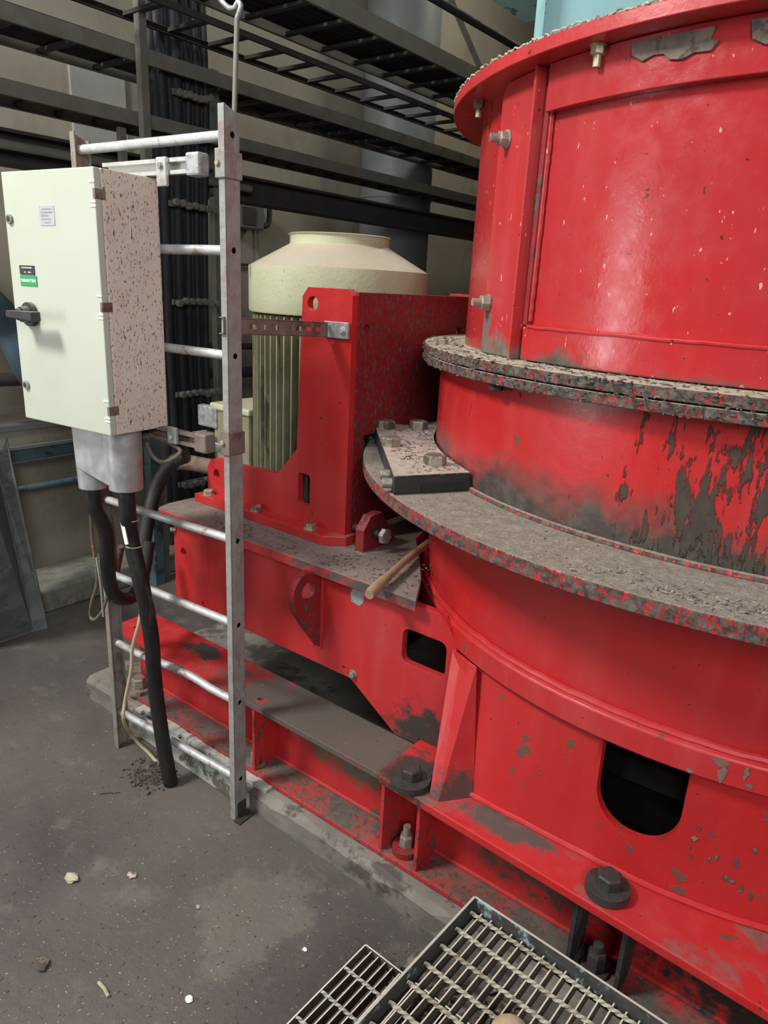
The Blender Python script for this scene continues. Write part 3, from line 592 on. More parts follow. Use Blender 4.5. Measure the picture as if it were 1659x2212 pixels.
# slotted brace from ladder to motor frame
br = thing('slotted_brace', 'brown slotted steel channel bracing the ladder to the motor frame', 'brace', (-1.52, 1.5, 1.63))
P0, P1 = Vector((-1.567, 1.312, 1.632)), Vector((-1.60, 1.77, 1.613)); dd = (P1 - P0); Ln = dd.length; dd.normalize(); nn = Vector((dd.y, -dd.x, 0))
def FB(a, b, t): return P0 + dd * a + Vector((0, 0, b)) + nn * t
b_ = MB(); b_.box((0, .0068, -.0015), (Ln, .022, .0015), FB); b_.box((0, -.022, -.0015), (Ln, -.0068, .0015), FB); e0 = 0
for i in range(8):
    b_.box((e0, -.0068, -.0015), (.10 + i * .050 if i < 7 else Ln, .0068, .0015), FB); e0 = .130 + i * .05
b_.out('channel_web', 'bracket', br)
b_ = MB(); b_.box((0, .020, -.016), (Ln, .023, .0015), lambda a, b, t: FB(a, b, t)); b_.box((0, -.023, -.016), (Ln, -.020, .0015), lambda a, b, t: FB(a, b, t)); b_.out('channel_lip', 'bracket', br)
b_ = MB(); b_.box((-1.625, 1.779, 1.588), (-1.521, 1.791, 1.640)); b_.out('end_tab', 'galv', br, .002)
bolt(br, (-1.543, 1.779, 1.614), (0, -1, 0), .010, .008, 'zincnew', (.013, .002), name='tab_bolt')
bolt(br, FB(.03, 0, .0015), nn, .009, .005, 'bracket', name='tab_bolt')
# ================================================================ switch cabinet
sc = thing('switch_cabinet', 'cream metal switch cabinet with a black rotary handle hung on the cable ladder', 'cabinet', tuple(FCb(-.2, .1, 1.315)))
W = .40; Z0, Z1 = 1.315, 2.008
MB().box((-W, .022, Z0), (0, .208, Z1), FCb).out('body', 'side', sc, .003)
dr = MB().box((-W, .0, Z0), (0, .020, Z1), FCb).out('door', 'door', sc, .003)
def onx(u, z, v=-.001): return FCb(u, v, z)
for z in (1.945, 1.665, 1.385):
    b_ = MB(); b_.box((-.006, -.002, z - .012), (.003, .030, z + .012), FCb); b_.out('hinge', 'bracket', dr)
    for dz in (-.032, -.022, .026): MB().box((-.02, -.0018, z + dz), (.0015, .001, z + dz + .003), FCb).out('hinge_slot', 'white', dr)
for z in (1.885, 1.418):
    p = onx(-.375, z); lk = MB().cyl(p, p - cv * .006, .013, 20).out('lock', 'rail', dr, .001)
    MB().cyl(p - cv * .006, p - cv * .0065, .008, 12).out('key_slot', 'black', lk)
o_rp = MB().box((-.238, -.0012, 1.868), (-.172, .0, 1.918), FCb).out('rating_plate', 'foil', dr)
for i, (wa, wb) in enumerate(((.012, .054), (.008, .058), (.008, .040), (.008, .050), (.020, .046))):
    MB().box((-.238 + wa, -.0016, 1.908 - i * .0085), (-.238 + wb, -.0012, 1.911 - i * .0085), FCb).out('print_line', 'rail', o_rp)
bl = MB().box((-.352, -.0022, 1.737), (-.283, .0, 1.762), FCb).out('black_label', 'black', dr); bl['label'] = 'small black engraved label'
textmesh('KUORIMAKUIVAIN', .0058, bl, 'white', onx(-.318, 1.7555, -.0026), cu, (0, 0, 1), -cv, 'engraving')
textmesh('Q4      400A', .0062, bl, 'white', onx(-.315, 1.7435, -.0026), cu, (0, 0, 1), -cv, 'engraving')
gl = MB().box((-.354, -.0020, 1.706), (-.276, .0, 1.735), FCb).out('green_label', 'green', dr, .0008); gl['label'] = 'green label with white capital letters'
textmesh('TURVAKYTKIN', .0104, gl, 'white', onx(-.315, 1.7205, -.0026), cu, (0, 0, 1), -cv, 'lettering', .0004)
# rotary handle
p = onx(-.318, 1.628)
hb = MB(); hb.cyl(p, p - cv * .012, .034, 28); hb.cyl(p - cv * .012, p - cv * .034, .024, 24, .021); h_ = hb.out('handle_base', 'black', dr, .002)
hd = MB(); q = p - cv * .052
hd.hexa([q - cu * .022 - cv * .014 + Vector((0, 0, -.010)), q + cu * .104 - cv * .016 + Vector((0, 0, -.014)), q + cu * .104 + cv * .014 + Vector((0, 0, -.014)), q - cu * .022 + cv * .010 + Vector((0, 0, -.010)),
         q - cu * .022 - cv * .014 + Vector((0, 0, .010)), q + cu * .104 - cv * .016 + Vector((0, 0, .013)), q + cu * .104 + cv * .014 + Vector((0, 0, .013)), q - cu * .022 + cv * .010 + Vector((0, 0, .010))])
hd.cyl(p - cv * .034, p - cv * .045, .017, 20); hd.out('handle_grip', 'black', h_, .004)
# pressed outlines on the side
for (v0, v1, z0, z1) in ((.06, .105, 1.83, 1.96), (.15, .195, 1.83, 1.96), (.06, .105, 1.36, 1.52), (.15, .195, 1.36, 1.52)):
    l = rrect(v0, z0, v1, z1, .012, 3); MB().tube([FCb(.0002, a, z) for a, z in l + [l[0]]], .0009, 4).out('knockout_outline', 'side', sc)
# aluminium cable entries below
ce = MB()
def oval(uc, vc, rr, z0, z1, r2): ce.cyl(FCb(uc, vc, z0), FCb(uc, vc, z1), r2, 32, rr)
oval(-.075, .10, .054, 1.125, Z0, .050); oval(-.235, .10, .050, 1.100, Z0, .042)
ce.hexa([FCb(-.25, .055, 1.17), FCb(-.07, .052, 1.135), FCb(-.07, .148, 1.135), FCb(-.25, .145, 1.17), FCb(-.25, .05, Z0), FCb(-.07, .046, Z0), FCb(-.07, .154, Z0), FCb(-.25, .15, Z0)])
ce.out('cable_entry', 'alu', sc, .004, smooth=True)
# ================================================================ power cables
def cable(name, label, pts, r, mat, group=None, cat='cable', n=14, rs=None):
    o = MB().tube(smoothpts(pts), r, n).out(name, mat, None, smooth=True); return tag(o, label, cat, group)
t1 = thing('power_cable', 'thick black power cable with a white tag, dropping from cabinet to floor', 'cable', (-1.87, 1.25, 0))
p_top = FCb(-.075, .10, 1.15)
P_ = [p_top, FCb(-.075, .10, 1.05), px(282, 1160, Y=1.21), px(305, 1260, Y=1.22), px(326, 1370, Y=1.25), px(335, 1480, Y=1.27), px(350, 1590, Y=1.28), px(365, 1672, Y=1.285), px(370, 1700, Z=-.02)]
MB().tube(smoothpts(P_), .0255, 18).out('sheath', 'blackrub', t1, smooth=True)
a, b2 = px(262, 1119, Y=1.178), px(274, 1176, Y=1.178)
MB().bar(a, b2, .003, .013, (1, .3, 0)).out('tag', 'white', t1)
for q in (px(282, 1122, Y=1.205), px(290, 1178, Y=1.212)): MB().lathe([(.0250, q.z - .0015), (.0272, q.z - .0015), (.0272, q.z + .0015), (.0250, q.z + .0015)], (q.x, q.y), 20).out('tie', 'yellow', t1)
P_ = [FCb(-.235, .10, 1.13), FCb(-.235, .10, 1.04), px(228, 1150, Y=1.21), px(233, 1230, Y=1.23), px(248, 1285, Y=1.27), px(285, 1290, Y=1.36), px(310, 1240, Y=1.45), px(322, 1170, Y=1.50)]
cable('power_cable', 'black power cable left of the tagged one, curving behind the ladder', P_, .024, 'blackrub')
cable('power_cable', 'thick dark cable rising behind the ladder towards the rusty motor sleeve', [px(298, 1262, Y=1.5), px(310, 1180, Y=1.55), px(322, 1110, Y=1.6), px(340, 1050, Y=1.65), px(372, 1000, Y=1.68), px(402, 985, Y=1.7)], .028, 'blackrub')
cable('thin_cable', 'thin yellowed cable hanging in front of the left ladder rail to the floor', [px(303, 1325, Y=1.33), px(299, 1350, Y=1.30), px(286, 1400, Y=1.28), px(283, 1450, Y=1.27), px(270, 1515, Y=1.25), px(268, 1560, Y=1.24), px(290, 1595, Z=.03), px(320, 1625, Z=.012), px(342, 1650, Z=-.005)], .0065, 'yellow')
cable('thin_cable', 'thin brown cable looped beside the left ladder rail', [px(185, 945, Y=1.2), px(195, 1040, Y=1.2), px(198, 1150, Y=1.2), px(210, 1250, Y=1.21), px(198, 1300, Y=1.2), px(195, 1330, Y=1.2), px(205, 1338, Y=1.2), px(222, 1318, Y=1.22), px(232, 1285, Y=1.24)], .0055, 'brown')
cable('thin_cable', 'stiff grey wire end hanging left of the ladder rail', [px(208, 1205, Y=1.19), px(218, 1270, Y=1.19), px(223, 1332, Y=1.19)], .0035, 'rail')
cable('thin_cable', 'frayed brown cable loop tied to the ladder rung below the cabinet', [px(323, 938, Y=1.27), px(345, 950, Y=1.28), px(375, 962, Y=1.28), px(390, 975, Y=1.27), px(375, 990, Y=1.25), px(350, 998, Y=1.24), px(330, 985, Y=1.24), px(320, 965, Y=1.24), px(318, 955, Y=1.24)], .006, 'brown')
cable('rusty_conduit', 'rusty thin pipe slanting behind the two black cables', [px(262, 1180, Y=1.5), px(255, 1220, Y=1.5), px(250, 1250, Y=1.5), px(246, 1330, Y=1.5), px(244, 1400, Y=1.42), px(244, 1440, Y=1.40)], .013, 'rusty', cat='pipe')
# ================================================================ hammer handle on slab
hh_ = thing('hammer_handle', 'wooden tool handle lying on the slab and sticking out over its edge', 'handle', (-1.1, 1.55, .96))
a, b2 = px(797, 1285, Z=.912), px(930, 1172, Z=.906)
pts = [a.lerp(b2, t) + Vector((0, 0, .012 * math.sin(t * 3))) for t in (0, .04, .12, .3, .5, .7, .9, 1.15)]
MB().tube(pts, .01, 14, [.014, .017, .018, .0125, .0115, .0135, .0155, .0165]).out('shaft', 'wood', hh_, smooth=True)
# ================================================================ step gratings
def grating(label, O, U, V, nu, nv, du, dv, zt, frame_h, mats, rod=.005, ins=.03, fr=.006, first=None, name='step_grating', drop=0):
    g = thing(name, label, 'grating', (O[0], O[1], zt)); U, V = Vector((*U, 0)).normalized(), Vector((*V, 0)).normalized(); O = Vector((O[0], O[1], zt))
    LU, LV = nu * du, nv * dv; F = lambda a, b, z: O + U * a + V * b + Vector((0, 0, z))
    for (a0, b0, a1, b1) in ((0, 0, LU, 0), (0, 0, 0, LV), (LU, 0, LU, LV), (0, LV, LU, LV)):
        e = MB(); p, q = F(a0, b0, -frame_h / 2 + ins * .25), F(a1, b1, -frame_h / 2 + ins * .25); e.bar(p, q, fr, frame_h); e.out('edge_bar', mats[1], g, .001)
    for i in range(1, nu):        # bearing bars, along V
        e = MB(); e.bar(F(i * du, fr, -.0175 - drop), F(i * du, LV - fr, -.0175 - drop), .003, .030); e.out('bearing_bar', mats[0], g)
    for j in range(1, nv) if first is None else range(0, nv):       # twisted cross rods, along U
        e = MB(); y = (j * dv) if first is None else first + j * dv
        if y > LV - .01: continue
        n_ = int(LU / .006); rings = []
        for k_ in range(n_ + 1):
            t = k_ * .62; c_ = F(fr + (LU - 2 * fr) * k_ / n_, y, -.001 - drop)
            rings.append([e.bm.verts.new(c_ + (V * math.cos(t + s * math.pi / 2) + Vector((0, 0, math.sin(t + s * math.pi / 2)))) * rod) for s in range(4)])
        for A, B in zip(rings, rings[1:]):
            for s in range(4): e.bm.faces.new([A[s], A[(s + 1) % 4], B[(s + 1) % 4], B[s]])
        e.out('cross_rod', mats[2], g)
    return g
ZG = .46
g0, g1, g2 = px(1025, 1942, Z=ZG), px(1430, 2212, Z=ZG), px(790, 2212, Z=ZG)
U = (g1 - g0).xy; V = (g2 - g0).xy; V = Vector((U.y, -U.x)) if Vector((U.y, -U.x)).dot(V) > 0 else Vector((-U.y, U.x))
grating('large step grating with chipped light blue edge, nearest the camera', g0.xy, U, V, 34, 15, .0255, .056, ZG, .06, ('grate', 'gframe', 'rod'), .005, .03, .006, .022, drop=.016)
Z2 = .24
g0b, g1b, g2b = px(790, 2040, Z=Z2), px(876, 2106, Z=Z2), px(612, 2212, Z=Z2)
U2 = (g1b - g0b).xy
grating('smaller silvery step grating lower down at the left of the large one', g0b.xy, U2, Vector((U2.y, -U2.x)) if Vector((U2.y, -U2.x)).dot((g2b - g0b).xy) > 0 else Vector((-U2.y, U2.x)), 22, 10, .0215, .078, Z2, .03, ('grate2', 'grate2', 'zincnew'), .0045, .0, .004)
# platform stringer carrying the large grating
st = MB(); Un = Vector((*U, 0)).normalized(); Vn = Vector((*(-Vector((-U.y, U.x)) if True else V), 0)).normalized()
# boot toe on the grating
bt = thing('work_boot', 'scuffed tan work boot toe on the large grating at the bottom edge', 'boot', tuple(px(1095, 2230, Z=ZG)))
c0 = px(1100, 2255, Z=ZG + .03); b_ = MB(); dirb = Vector((c0.x, c0.y, 0)).normalized()
rings = []
for i, (s_, hw, ht) in enumerate(((.062, .004, .010), (.058, .022, .026), (.045, .035, .040), (.02, .044, .050), (-.02, .048, .055), (-.08, .046, .065), (-.13, .042, .10))):
    sd = Vector((dirb.y, -dirb.x, 0)); c_ = c0 + dirb * s_ + Vector((0, 0, -.028))
    rings.append([b_.bm.verts.new(c_ + sd * hw * math.cos(t) + Vector((0, 0, max(0, math.sin(t)) * ht + .002))) for t in [k_ * math.pi / 9 for k_ in range(10)]])
for A, B in zip(rings, rings[1:]):
    for s_ in range(9): b_.bm.faces.new([A[s_], A[s_ + 1], B[s_ + 1], B[s_]])
    b_.bm.faces.new([A[9], A[0], B[0], B[9]])
b_.bm.faces.new(rings[0]); b_.bm.faces.new(rings[-1]); b_.out('toe_cap', 'boot', bt, smooth=True)
# ================================================================ background: trays on the left wall
YA, YB = .2, 10.5
def tray(label, x0, x1, z, h, mat, step=.3, y0=YA, y1=YB, n0='cable_tray'):
    t = thing(n0, label, 'cable tray', (x0, 3, z))
    for x, s in ((x0, -1), (x1, 1)):
        b_ = MB(); b_.box((x - .003, y0, z), (x + .003, y1, z + h)); b_.box((min(x, x + s * .015), y0, z), (max(x, x + s * .015), y1, z + .004)); b_.box((min(x, x + s * .015), y0, z + h - .004), (max(x, x + s * .015), y1, z + h)); b_.out('side_rail', mat, t)
    y = y0 + .1
    while y < y1:
        MB().box((x1, y, z + .01), (x0, y + .035, z + .028)).out('rung', 'trayred' if mat == 'tray' else mat, t); y += step
    return t
def traycables(label, x0, x1, z, n, r, mat='bgcable', g=None):
    for i in range(n):
        x = x0 + (x1 - x0) * (i + .5) / n; pts = [(x + random.uniform(-.01, .01), YA + k_ * 1.0, z + r + random.uniform(0, .01)) for k_ in range(11)]
        cable('tray_cable', label, pts, r, mat, g, n=8)
random.seed(21)
tray('highest cable tray on the left wall, with dark underside', -2.87, -3.38, 3.08, .09, 'tray'); traycables('black cable lying in the highest cable tray', -2.9, -3.36, 3.11, 9, .026, g='cables in the highest tray')
tray('narrow open cable tray with yellow cable, just below the highest tray', -3.22, -3.56, 2.95, .03, 'trayred', .26)
cable('tray_cable', 'yellow cable on the narrow open tray', [(-3.27, YA + k_, 2.985) for k_ in range(11)], .011, 'yline')
tray('middle cable tray with perforated rail, level with the cable bundle clamp', -3.5, -3.88, 2.765, .07, 'tray'); traycables('black cable lying in the middle cable tray', -3.52, -3.86, 2.795, 7, .026, g='cables in the middle tray')
tray('lowest cable tray on the left wall, with rusty rungs', -3.5, -3.76, 2.475, .065, 'tray', .2); traycables('grey cable lying in the lowest cable tray', -3.53, -3.74, 2.505, 3, .01, 'tray', g='cables in the lowest tray')
bb = thing('dark_beam', 'dark steel beam running along the wall under the cable trays', 'beam', (-3.75, 4, 2.23))
b_ = MB(); b_.box((-3.85, YA, 2.36), (-3.68, YB, 2.375)); b_.box((-3.77, YA, 2.24), (-3.76, YB, 2.36)); b_.box((-3.85, YA, 2.225), (-3.68, YB, 2.24)); b_.out('section', 'trayred', bb)
cable('wall_pipe', 'grey pipe running along the wall in front of the dark beam', [(-3.66, YA, 2.30), (-3.66, 3.3, 2.30)], .022, 'tray', cat='pipe')
def post(label, x, y, wd, z0, z1, mat='tray', name='tray_post'):
    o = MB().box((x - wd / 2, y - wd / 2, z0), (x + wd / 2, y + wd / 2, z1)).out(name, mat); return tag(o, label, 'post')
q = px(305, 100, X=-3.45); post('flat steel post left of the black cable bundle', -3.45, q.y, .042, 0, 5.9, 'tray')
q = px(260, 250, X=-3.6); post('short steel post under the lowest tray, above the cabinet', -3.6, q.y, .035, 1.95, 2.47)
q = px(465, 450, X=-3.7); post('steel post on the wall right of the cable bundle', -3.7, q.y, .05, .13, 2.9)
hr = thing('hanger_rod', 'slim white-topped hanger pipe behind the ladder top', 'pipe', tuple(px(508, 120, D=2.4)))
MB().tube([px(512, 40, Y=1.9), px(506, 250, Y=1.9), px(502, 560, Y=1.9)], .009, 10).out('pipe', 'tray', hr, smooth=True)
MB().tube(smoothpts([px(470, -10, Y=1.9), px(490, 14, Y=1.9), px(505, 18, Y=1.9), px(514, 5, Y=1.9), px(520, 15, Y=1.9), px(512, 40, Y=1.9)]), .009, 10).out('hook', 'galv', hr, smooth=True)
# vertical cable bundle on the wall
random.seed(4); xs = [322, 338, 355, 372, 388, 398, 408, 418, 428, 438]; bx = [352, 366, 378, 390, 401, 410, 419, 428, 436, 444]
for i, (xa, xb_) in enumerate(zip(xs, bx)):
    X_ = -3.62 + .02 * (i % 2); r = .034 if i < 4 else .021
    pts = [px(xa - 6, -60, X=X_), px(xa, 60, X=X_), px(xa + (xb_ - xa) * .35 + 4, 250, X=X_), px(xa + (xb_ - xa) * .6, 450, X=X_ - .02), px(xb_, 750, X=X_ - .02)]
    e = pts[-1]; pts += [Vector((e.x, e.y + .01, .9)), Vector((e.x, e.y, .45)), Vector((e.x, e.y, .1))]
    cable('wall_cable', 'black cable in the thick vertical bundle on the left wall', pts, r, 'bgcable', 'vertical cable bundle', n=10)
for (yy, xa, xb_) in ((205, 372, 450), (442, 365, 460), (650, 372, 468), (845, 380, 472), (1035, 385, 470)):
    a, b2 = px(xa, yy - 8, X=-3.56), px(xb_, yy + 14, X=-3.56); g = thing('cable_clamp_bar', 'knobbly cable clamp bar across the wall bundle at height %.1f m' % a.z, 'clamp', tuple(a))
    g['label'] = {205: 'topmost knobbly clamp bar across the black cable bundle', 442: 'knobbly clamp bar on the cable bundle beside the cabinet top', 650: 'knobbly clamp bar on the cable bundle at mid height', 845: 'knobbly clamp bar on the bundle level with the cabinet bottom', 1035: 'lowest knobbly clamp bar on the cable bundle, near the red slab'}[yy]
    z_ = (a.z + b2.z) / 2; a.z = b2.z = z_
    MB().bar(a, b2, .012, .03).out('bar', 'tray', g)
    for i in range(7):
        q = a.lerp(b2, (i + .5) / 7) + Vector((.02, 0, random.uniform(-.01, .01))); MB().cyl(q, q + Vector((.03, 0, 0)), .02, 8).out('saddle', 'tray', g, .004)
# vertical duct
q0, q1 = px(790, 500, X=-3.75), px(915, 510, X=-3.75); yc = (q0.y + q1.y) / 2
dk = thing('round_duct', 'large round grey duct rising behind the cable trays', 'duct', (-4.21, 5.52, .93))
MB().cyl((-4.21, 5.52, .93), (-4.21, 5.52, 5.95), .315, 48).out('pipe', 'duct', dk, smooth=True)
for z in (1.4, 2.5, 3.6, 4.7): MB().lathe([(.31, z), (.323, z), (.323, z + .03), (.31, z + .03)], (-4.21, 5.52), 48).out('joint', 'duct', dk)
# dark diagonal steel at upper right, hanger strap
cable('dark_pipe', 'dark pipe slanting down at the top behind the red rim', [px(900, -25, X=-2.6), px(1130, 110, X=-2.6), px(1250, 180, X=-2.6)], .022, 'trayred', cat='pipe')
o = MB().bar(px(970, -10, X=-2.9), px(1038, 150, X=-2.9), .05, .01, (1, 0, 0)).out('hanger_strap', 'tray'); tag(o, 'perforated steel strap hanging down to the trays left of the red rim', 'strap')
# light blue column above the rim
bc = thing('blue_column', 'light blue steel column with flaking paint above the red rim', 'column', tuple(px(1290, 60, Z=2.276)))
a, b2 = px(1166, 75, D=2.15), px(1440, 75, D=2.15); a.z = b2.z = 2.277; hd_ = (b2 - a).normalized(); sd = Vector((-hd_.y, hd_.x, 0))
e = MB(); e.hexa([a, b2 + hd_ * .2, b2 + hd_ * .2 + sd * .02, a + sd * .02] + [v + Vector((0, 0, 1.2)) for v in (a, b2 + hd_ * .2, b2 + hd_ * .2 + sd * .02, a + sd * .02)]); e.out('web_plate', 'bluesteel', bc)
e = MB(); a2 = a - sd * .03; e.hexa([a2 - hd_ * .006, a2 + hd_ * .002, a2 + hd_ * .002 + sd * .1, a2 - hd_ * .006 + sd * .1] + [v + Vector((0, 0, 1.2)) for v in (a2 - hd_ * .006, a2 + hd_ * .002, a2 + hd_ * .002 + sd * .1, a2 - hd_ * .006 + sd * .1)]); e.out('flange_plate', 'bluesteel', bc)
a3 = px(1130, -6, D=2.3); e = MB(); e.box((a3.x - .1, a3.y - .05, a3.z), (a3.x + .06, a3.y + .2, a3.z + .03)); e.out('cap_plate', 'bluesteel', bc)
# junction box with pipes on the wall
q = px(540, 465, X=-4.4); jx = thing('junction_box', 'grey junction box on the wall behind the ladder top', 'box', tuple(q))
MB().box((-4.55, q.y - .15, q.z - .10), (-4.36, q.y + .11, q.z + .11)).out('casing', 'duct', jx, .01)
MB().box((-4.36, q.y - .11, q.z - .07), (-4.355, q.y + .02, q.z + .05)).out('cover', 'trayred', jx)
cable('wall_pipe', 'dark bent pipe below the junction box', [px(505, 487, X=-4.4), px(560, 489, X=-4.4), px(580, 482, X=-4.4), px(582, 440, X=-4.4)], .02, 'trayred', cat='pipe')
cable('thin_cable', 'thin cable hanging down the wall below the junction box', [px(556, 480, X=-4.53), px(557, 560, X=-4.53), px(553, 640, X=-4.53)], .008, 'tray')
cable('thin_cable', 'thin dark cable crossing the wall left of the motor cowl', [px(500, 568, X=-4.53), px(540, 571, X=-4.53), px(590, 560, X=-4.53)], .01, 'trayred')
# pipes along the wall, left of and behind the ladder
cable('wall_pipe', 'black pipe along the wall behind the cabinet and ladder', [px(-40, 822, X=-3.8), px(150, 815, X=-3.8), px(480, 805, X=-3.8), px(560, 803, X=-3.8)], .035, 'trayred', cat='pipe')
cable('wall_pipe', 'slim dark pipe above the black pipe behind the ladder', [px(380, 748, X=-3.8), px(560, 748, X=-3.8)], .022, 'trayred', cat='pipe')
cable('wall_pipe', 'light blue pipe low on the wall', [px(-60, 1070, X=-3.7), px(40, 1058, X=-3.7), px(195, 1030, X=-3.7), px(330, 1008, X=-3.7)], .018, 'bluepipe', cat='pipe')
bs = thing('wall_channel', 'dark blue steel channel on the wall beneath the cabinet', 'channel', tuple(px(100, 990, X=-3.75)))
a, b2 = px(-60, 1000, X=-3.78), px(330, 960, X=-3.78); z_ = .82
MB().box((-3.80, .6, z_ - .035), (-3.74, 3.2, z_ + .035)).out('section', 'bluepipe', bs)
MB().box((-3.745, .6, z_ + .03), (-3.72, 3.2, z_ + .045)).out('lip', 'duct', bs)
MB().box((-3.745, .6, z_ - .055), (-3.71, 3.2, z_ - .035)).out('lip', 'trayred', bs)
o = MB().box((-3.90, .6, .93), (-3.82, 3.4, .96)).out('wall_ledge', 'duct'); tag(o, 'grey ledge strip on the wall above the blue channel', 'ledge')
q = px(335, 1050, X=-3.4); o = post('dull blue steel post behind the cables under the cabinet', -3.42, q.y, .06, .0, 1.15, 'bluepipe', 'steel_post')
q0, q1 = px(150, 140, X=-4.53), px(272, 220, X=-4.53)
o = MB().box((-4.55, q0.y, 2.25), (-4.53, q1.y, 3.1)).out('wall_board', 'panelw'); tag(o, 'pale board on the wall between two cable trays', 'board')
# dark blue curved duct at left edge
e = MB(); e.tube(smoothpts([px(-190, 470, X=-4.5), px(-150, 545, X=-3.6), px(-60, 625, X=-3.3), px(20, 705, X=-3.3), px(70, 800, X=-3.3), px(120, 850, X=-3.5), px(170, 800, X=-4.5)]), .075, 18)
tag(e.out('blue_duct', 'navy', smooth=True), 'dark blue curved duct at the left edge behind the cabinet', 'duct')
# leaning zinc sheet channel at lower left
zs = thing('zinc_chute', 'tall bent zinc sheet leaning upright at the left edge', 'sheet', tuple(px(50, 1380, Z=0)))
f0, f1, f2 = px(-60, 1410, Z=0), px(71, 1365, Z=0), px(103, 1357, Z=0)
t0, t1_, t2 = px(-70, 940, Y=f0.y - .05), px(-8, 1010, Y=f1.y), px(14, 945, Y=f2.y + .02)
th = Vector((-.006, .006, 0))
for A in ((f0, f1, t1_, t0), (f1, f2, t2, t1_)):
    e = MB(); e.hexa([A[0], A[1], A[1] + th, A[0] + th, A[3], A[2], A[2] + th, A[3] + th]); e.out('panel', 'sheet', zs)
MB().tube([f1, t1_], .006, 6).out('fold', 'galv', zs)
# ================================================================ litter
def chips(name, label, pts, smin, smax, mat, flat=.25, cat='debris'):
    b_ = MB()
    for p in pts:
        s_ = random.uniform(smin, smax); t = random.uniform(0, 6.28); u = Vector((math.cos(t), math.sin(t), random.uniform(-.2, .2))) * s_ * random.uniform(1, 2.4); v = Vector((-math.sin(t), math.cos(t), 0)) * s_ * random.uniform(.4, .9); h_ = Vector((0, 0, s_ * flat * 2)); p = Vector(p)
        b_.hexa([p - u - v, p + u - v * .5, p + u * .7 + v, p - u * .8 + v * .7, p - u * .8 - v * .8 + h_, p + u * .8 - v * .4 + h_, p + u * .5 + v * .7 + h_, p - u * .6 + v * .6 + h_])
    o = b_.out(name, mat); return tag(o, label, cat, kind='stuff')
random.seed(31)
fl = [px(random.uniform(0, 900), random.uniform(1480, 2212), Z=0) for _ in range(1500)]
fl = [p for p in fl if p.y < 1.33 and not (p.x > -.9 and p.y > .6 and p.x > -.75)]
chips('floor_crumbs', 'small dark bark crumbs scattered over the concrete floor', fl[:len(fl) // 2], .0012, .0035, 'crumb')
chips('floor_splinters', 'tiny pale wood splinters scattered over the concrete floor', fl[len(fl) // 2:], .0008, .002, 'chip', .15)
dp = []
for _ in range(260):
    t, r = random.uniform(-150, -55), random.uniform(1.12, 1.315); dp.append((CX + r * math.cos(R_(t)), CY + r * math.sin(R_(t)), 1.231))
for _ in range(260):
    t, r = random.gauss(-82, 7), random.gauss(1.27, .02)
    if r < 1.315: dp.append((CX + r * math.cos(R_(t)), CY + r * math.sin(R_(t)), 1.231 + random.uniform(0, .004)))
chips('disc_bark_litter', 'crusty bark flakes lying on the wide red disc', dp, .0012, .004, 'flake', .25)
dp = []
for _ in range(900):
    t, r = random.uniform(-160, -50), random.uniform(1.035, 1.142); dp.append((CX + r * math.cos(R_(t)), CY + r * math.sin(R_(t)), 1.594))
for _ in range(700):
    t, z = random.uniform(-160, -50), random.uniform(1.54, 1.595); dp.append((CX + 1.149 * math.cos(R_(t)), CY + 1.149 * math.sin(R_(t)), z))
chips('flange_bark_litter', 'stringy bark crust along the joined flanges of the machine', dp[:800], .0012, .0038, 'flake', .3)
chips('flange_dark_crust', 'dark wet bark crust hanging on the rim of the joined flanges', dp[800:], .0015, .0045, 'crumb', .4)
dp = []
for _ in range(330):
    t, r = random.uniform(206, 238), random.uniform(1.10, 1.25); dp.append((*ang(t, r), 1.284))
chips('block_bark_litter', 'bark shreds on top of the black clamp block', dp, .0012, .0042, 'flake2', .3)
dp = [(random.uniform(-2.1, -1.1), random.uniform(1.585, 1.72), .891) for _ in range(190)] + [(random.uniform(-1.5, -1.16), random.uniform(1.6, 1.85), .891) for _ in range(260)]
chips('slab_bark_litter', 'dark bark crumbs lying on the red side slab', dp, .001, .0038, 'crumb', .35)
dp = [(random.uniform(-2.3, .3), random.uniform(1.445, 1.6), .385) for _ in range(150)]
dp = [p for p in dp if p[0] < -1.04]
chips('beam_bark_litter', 'bark crumbs on top of the front base beam', dp, .001, .003, 'crumb', .3)
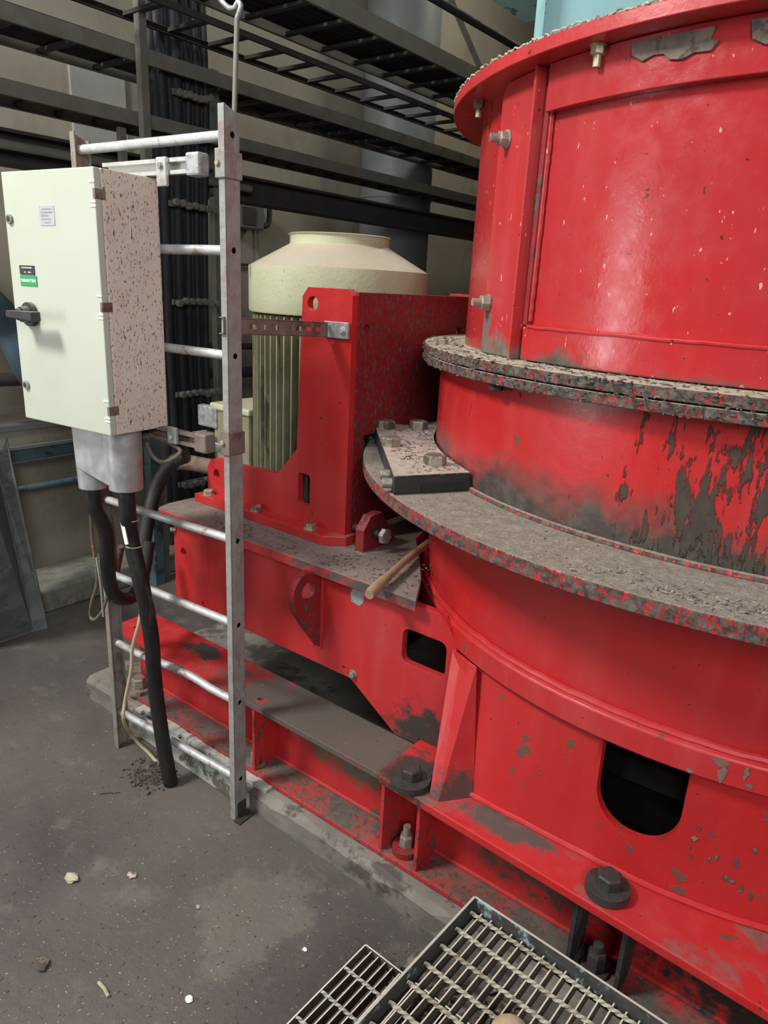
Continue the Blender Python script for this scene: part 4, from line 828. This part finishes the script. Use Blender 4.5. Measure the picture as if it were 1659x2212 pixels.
for label, x, y, r, mt in (('crumbly pale wood lump on the floor near the left side', 155, 1900, .018, 'chip'), ('small pale wood lump on the floor below the ladder', 285, 1893, .012, 'chip'), ('tiny white pebble on the floor left of the small grating', 658, 2052, .006, 'white'), ('white paint crumb on the floor at the bottom left', 408, 2160, .009, 'white'), ('small pale stone on the floor in the middle', 428, 1960, .006, 'chip'), ('dark soil clump on the floor at lower left', 90, 2085, .018, 'crumb')):
    p = px(x, y, Z=0); b_ = MB(); bmesh.ops.create_icosphere(b_.bm, subdivisions=2, radius=r)
    for v in b_.bm.verts: v.co = Vector((v.co.x * 1.3, v.co.y, v.co.z * .45)) * random.uniform(.75, 1.2) + p + Vector((0, 0, r * .4))
    tag(b_.out('floor_lump', mt), label, 'debris')
for label, (xa, ya), (xb_, yb), r, mt in (('pale wood sliver on the floor at the bottom left', (213, 2122), (234, 2152), .0045, 'chip'), ('dark twig on the floor below the cables', (215, 1714), (258, 1711), .003, 'crumb')):
    a, b2 = px(xa, ya, Z=r), px(xb_, yb, Z=r); tag(MB().tube([a, a.lerp(b2, .5) + Vector((.002, .002, .001)), b2], r, 6).out('wood_sliver', mt), label, 'splinter')
# soil heap at the cable foot and rag of bark at the ladder foot
random.seed(8); chips('soil_heap', 'little heap of dark soil where the tagged cable meets the floor', [px(random.gauss(325, 22), random.gauss(1674, 13), Z=.002) for _ in range(320)], .0015, .0055, 'crumb', .6)

hp = []
for _ in range(1500):
    p = px(random.uniform(640, 1500), random.uniform(2020, 2400), Z=.16); hp.append((p.x + random.uniform(-.05, .1), min(1.30, p.y), random.uniform(.0, .10)))
b_ = MB(); nx_, ny_ = 40, 40; G = []
for i in range(nx_ + 1):
    row = []
    for j_ in range(ny_ + 1):
        x, y = -.80 + 1.3 * i / nx_, .45 + .86 * j_ / ny_; ed = min(1, 5 * min(i / nx_, 1 - i / nx_, j_ / ny_, 1 - j_ / ny_))
        row.append(b_.bm.verts.new((x, y, .004 + ed * (.05 + .03 * math.sin(x * 9 + y * 5) + random.uniform(-.012, .012)))))
    G.append(row)
for A, B in zip(G, G[1:]):
    for j_ in range(ny_): b_.bm.faces.new([A[j_], B[j_], B[j_ + 1], A[j_ + 1]])
tag(b_.out('shade_bark_heap', 'crumb'), 'added dark bark heap standing in for shade beneath the step gratings', 'bark', kind='stuff')  # heap added to darken the lit floor seen through the gratings
chips('bark_scraps', 'loose bark scraps on the heap beneath the step gratings', [(x, y, z) for x, y, z in hp if -.78 < x < .5 and .47 < y < 1.29], .004, .014, 'crumb', .4)
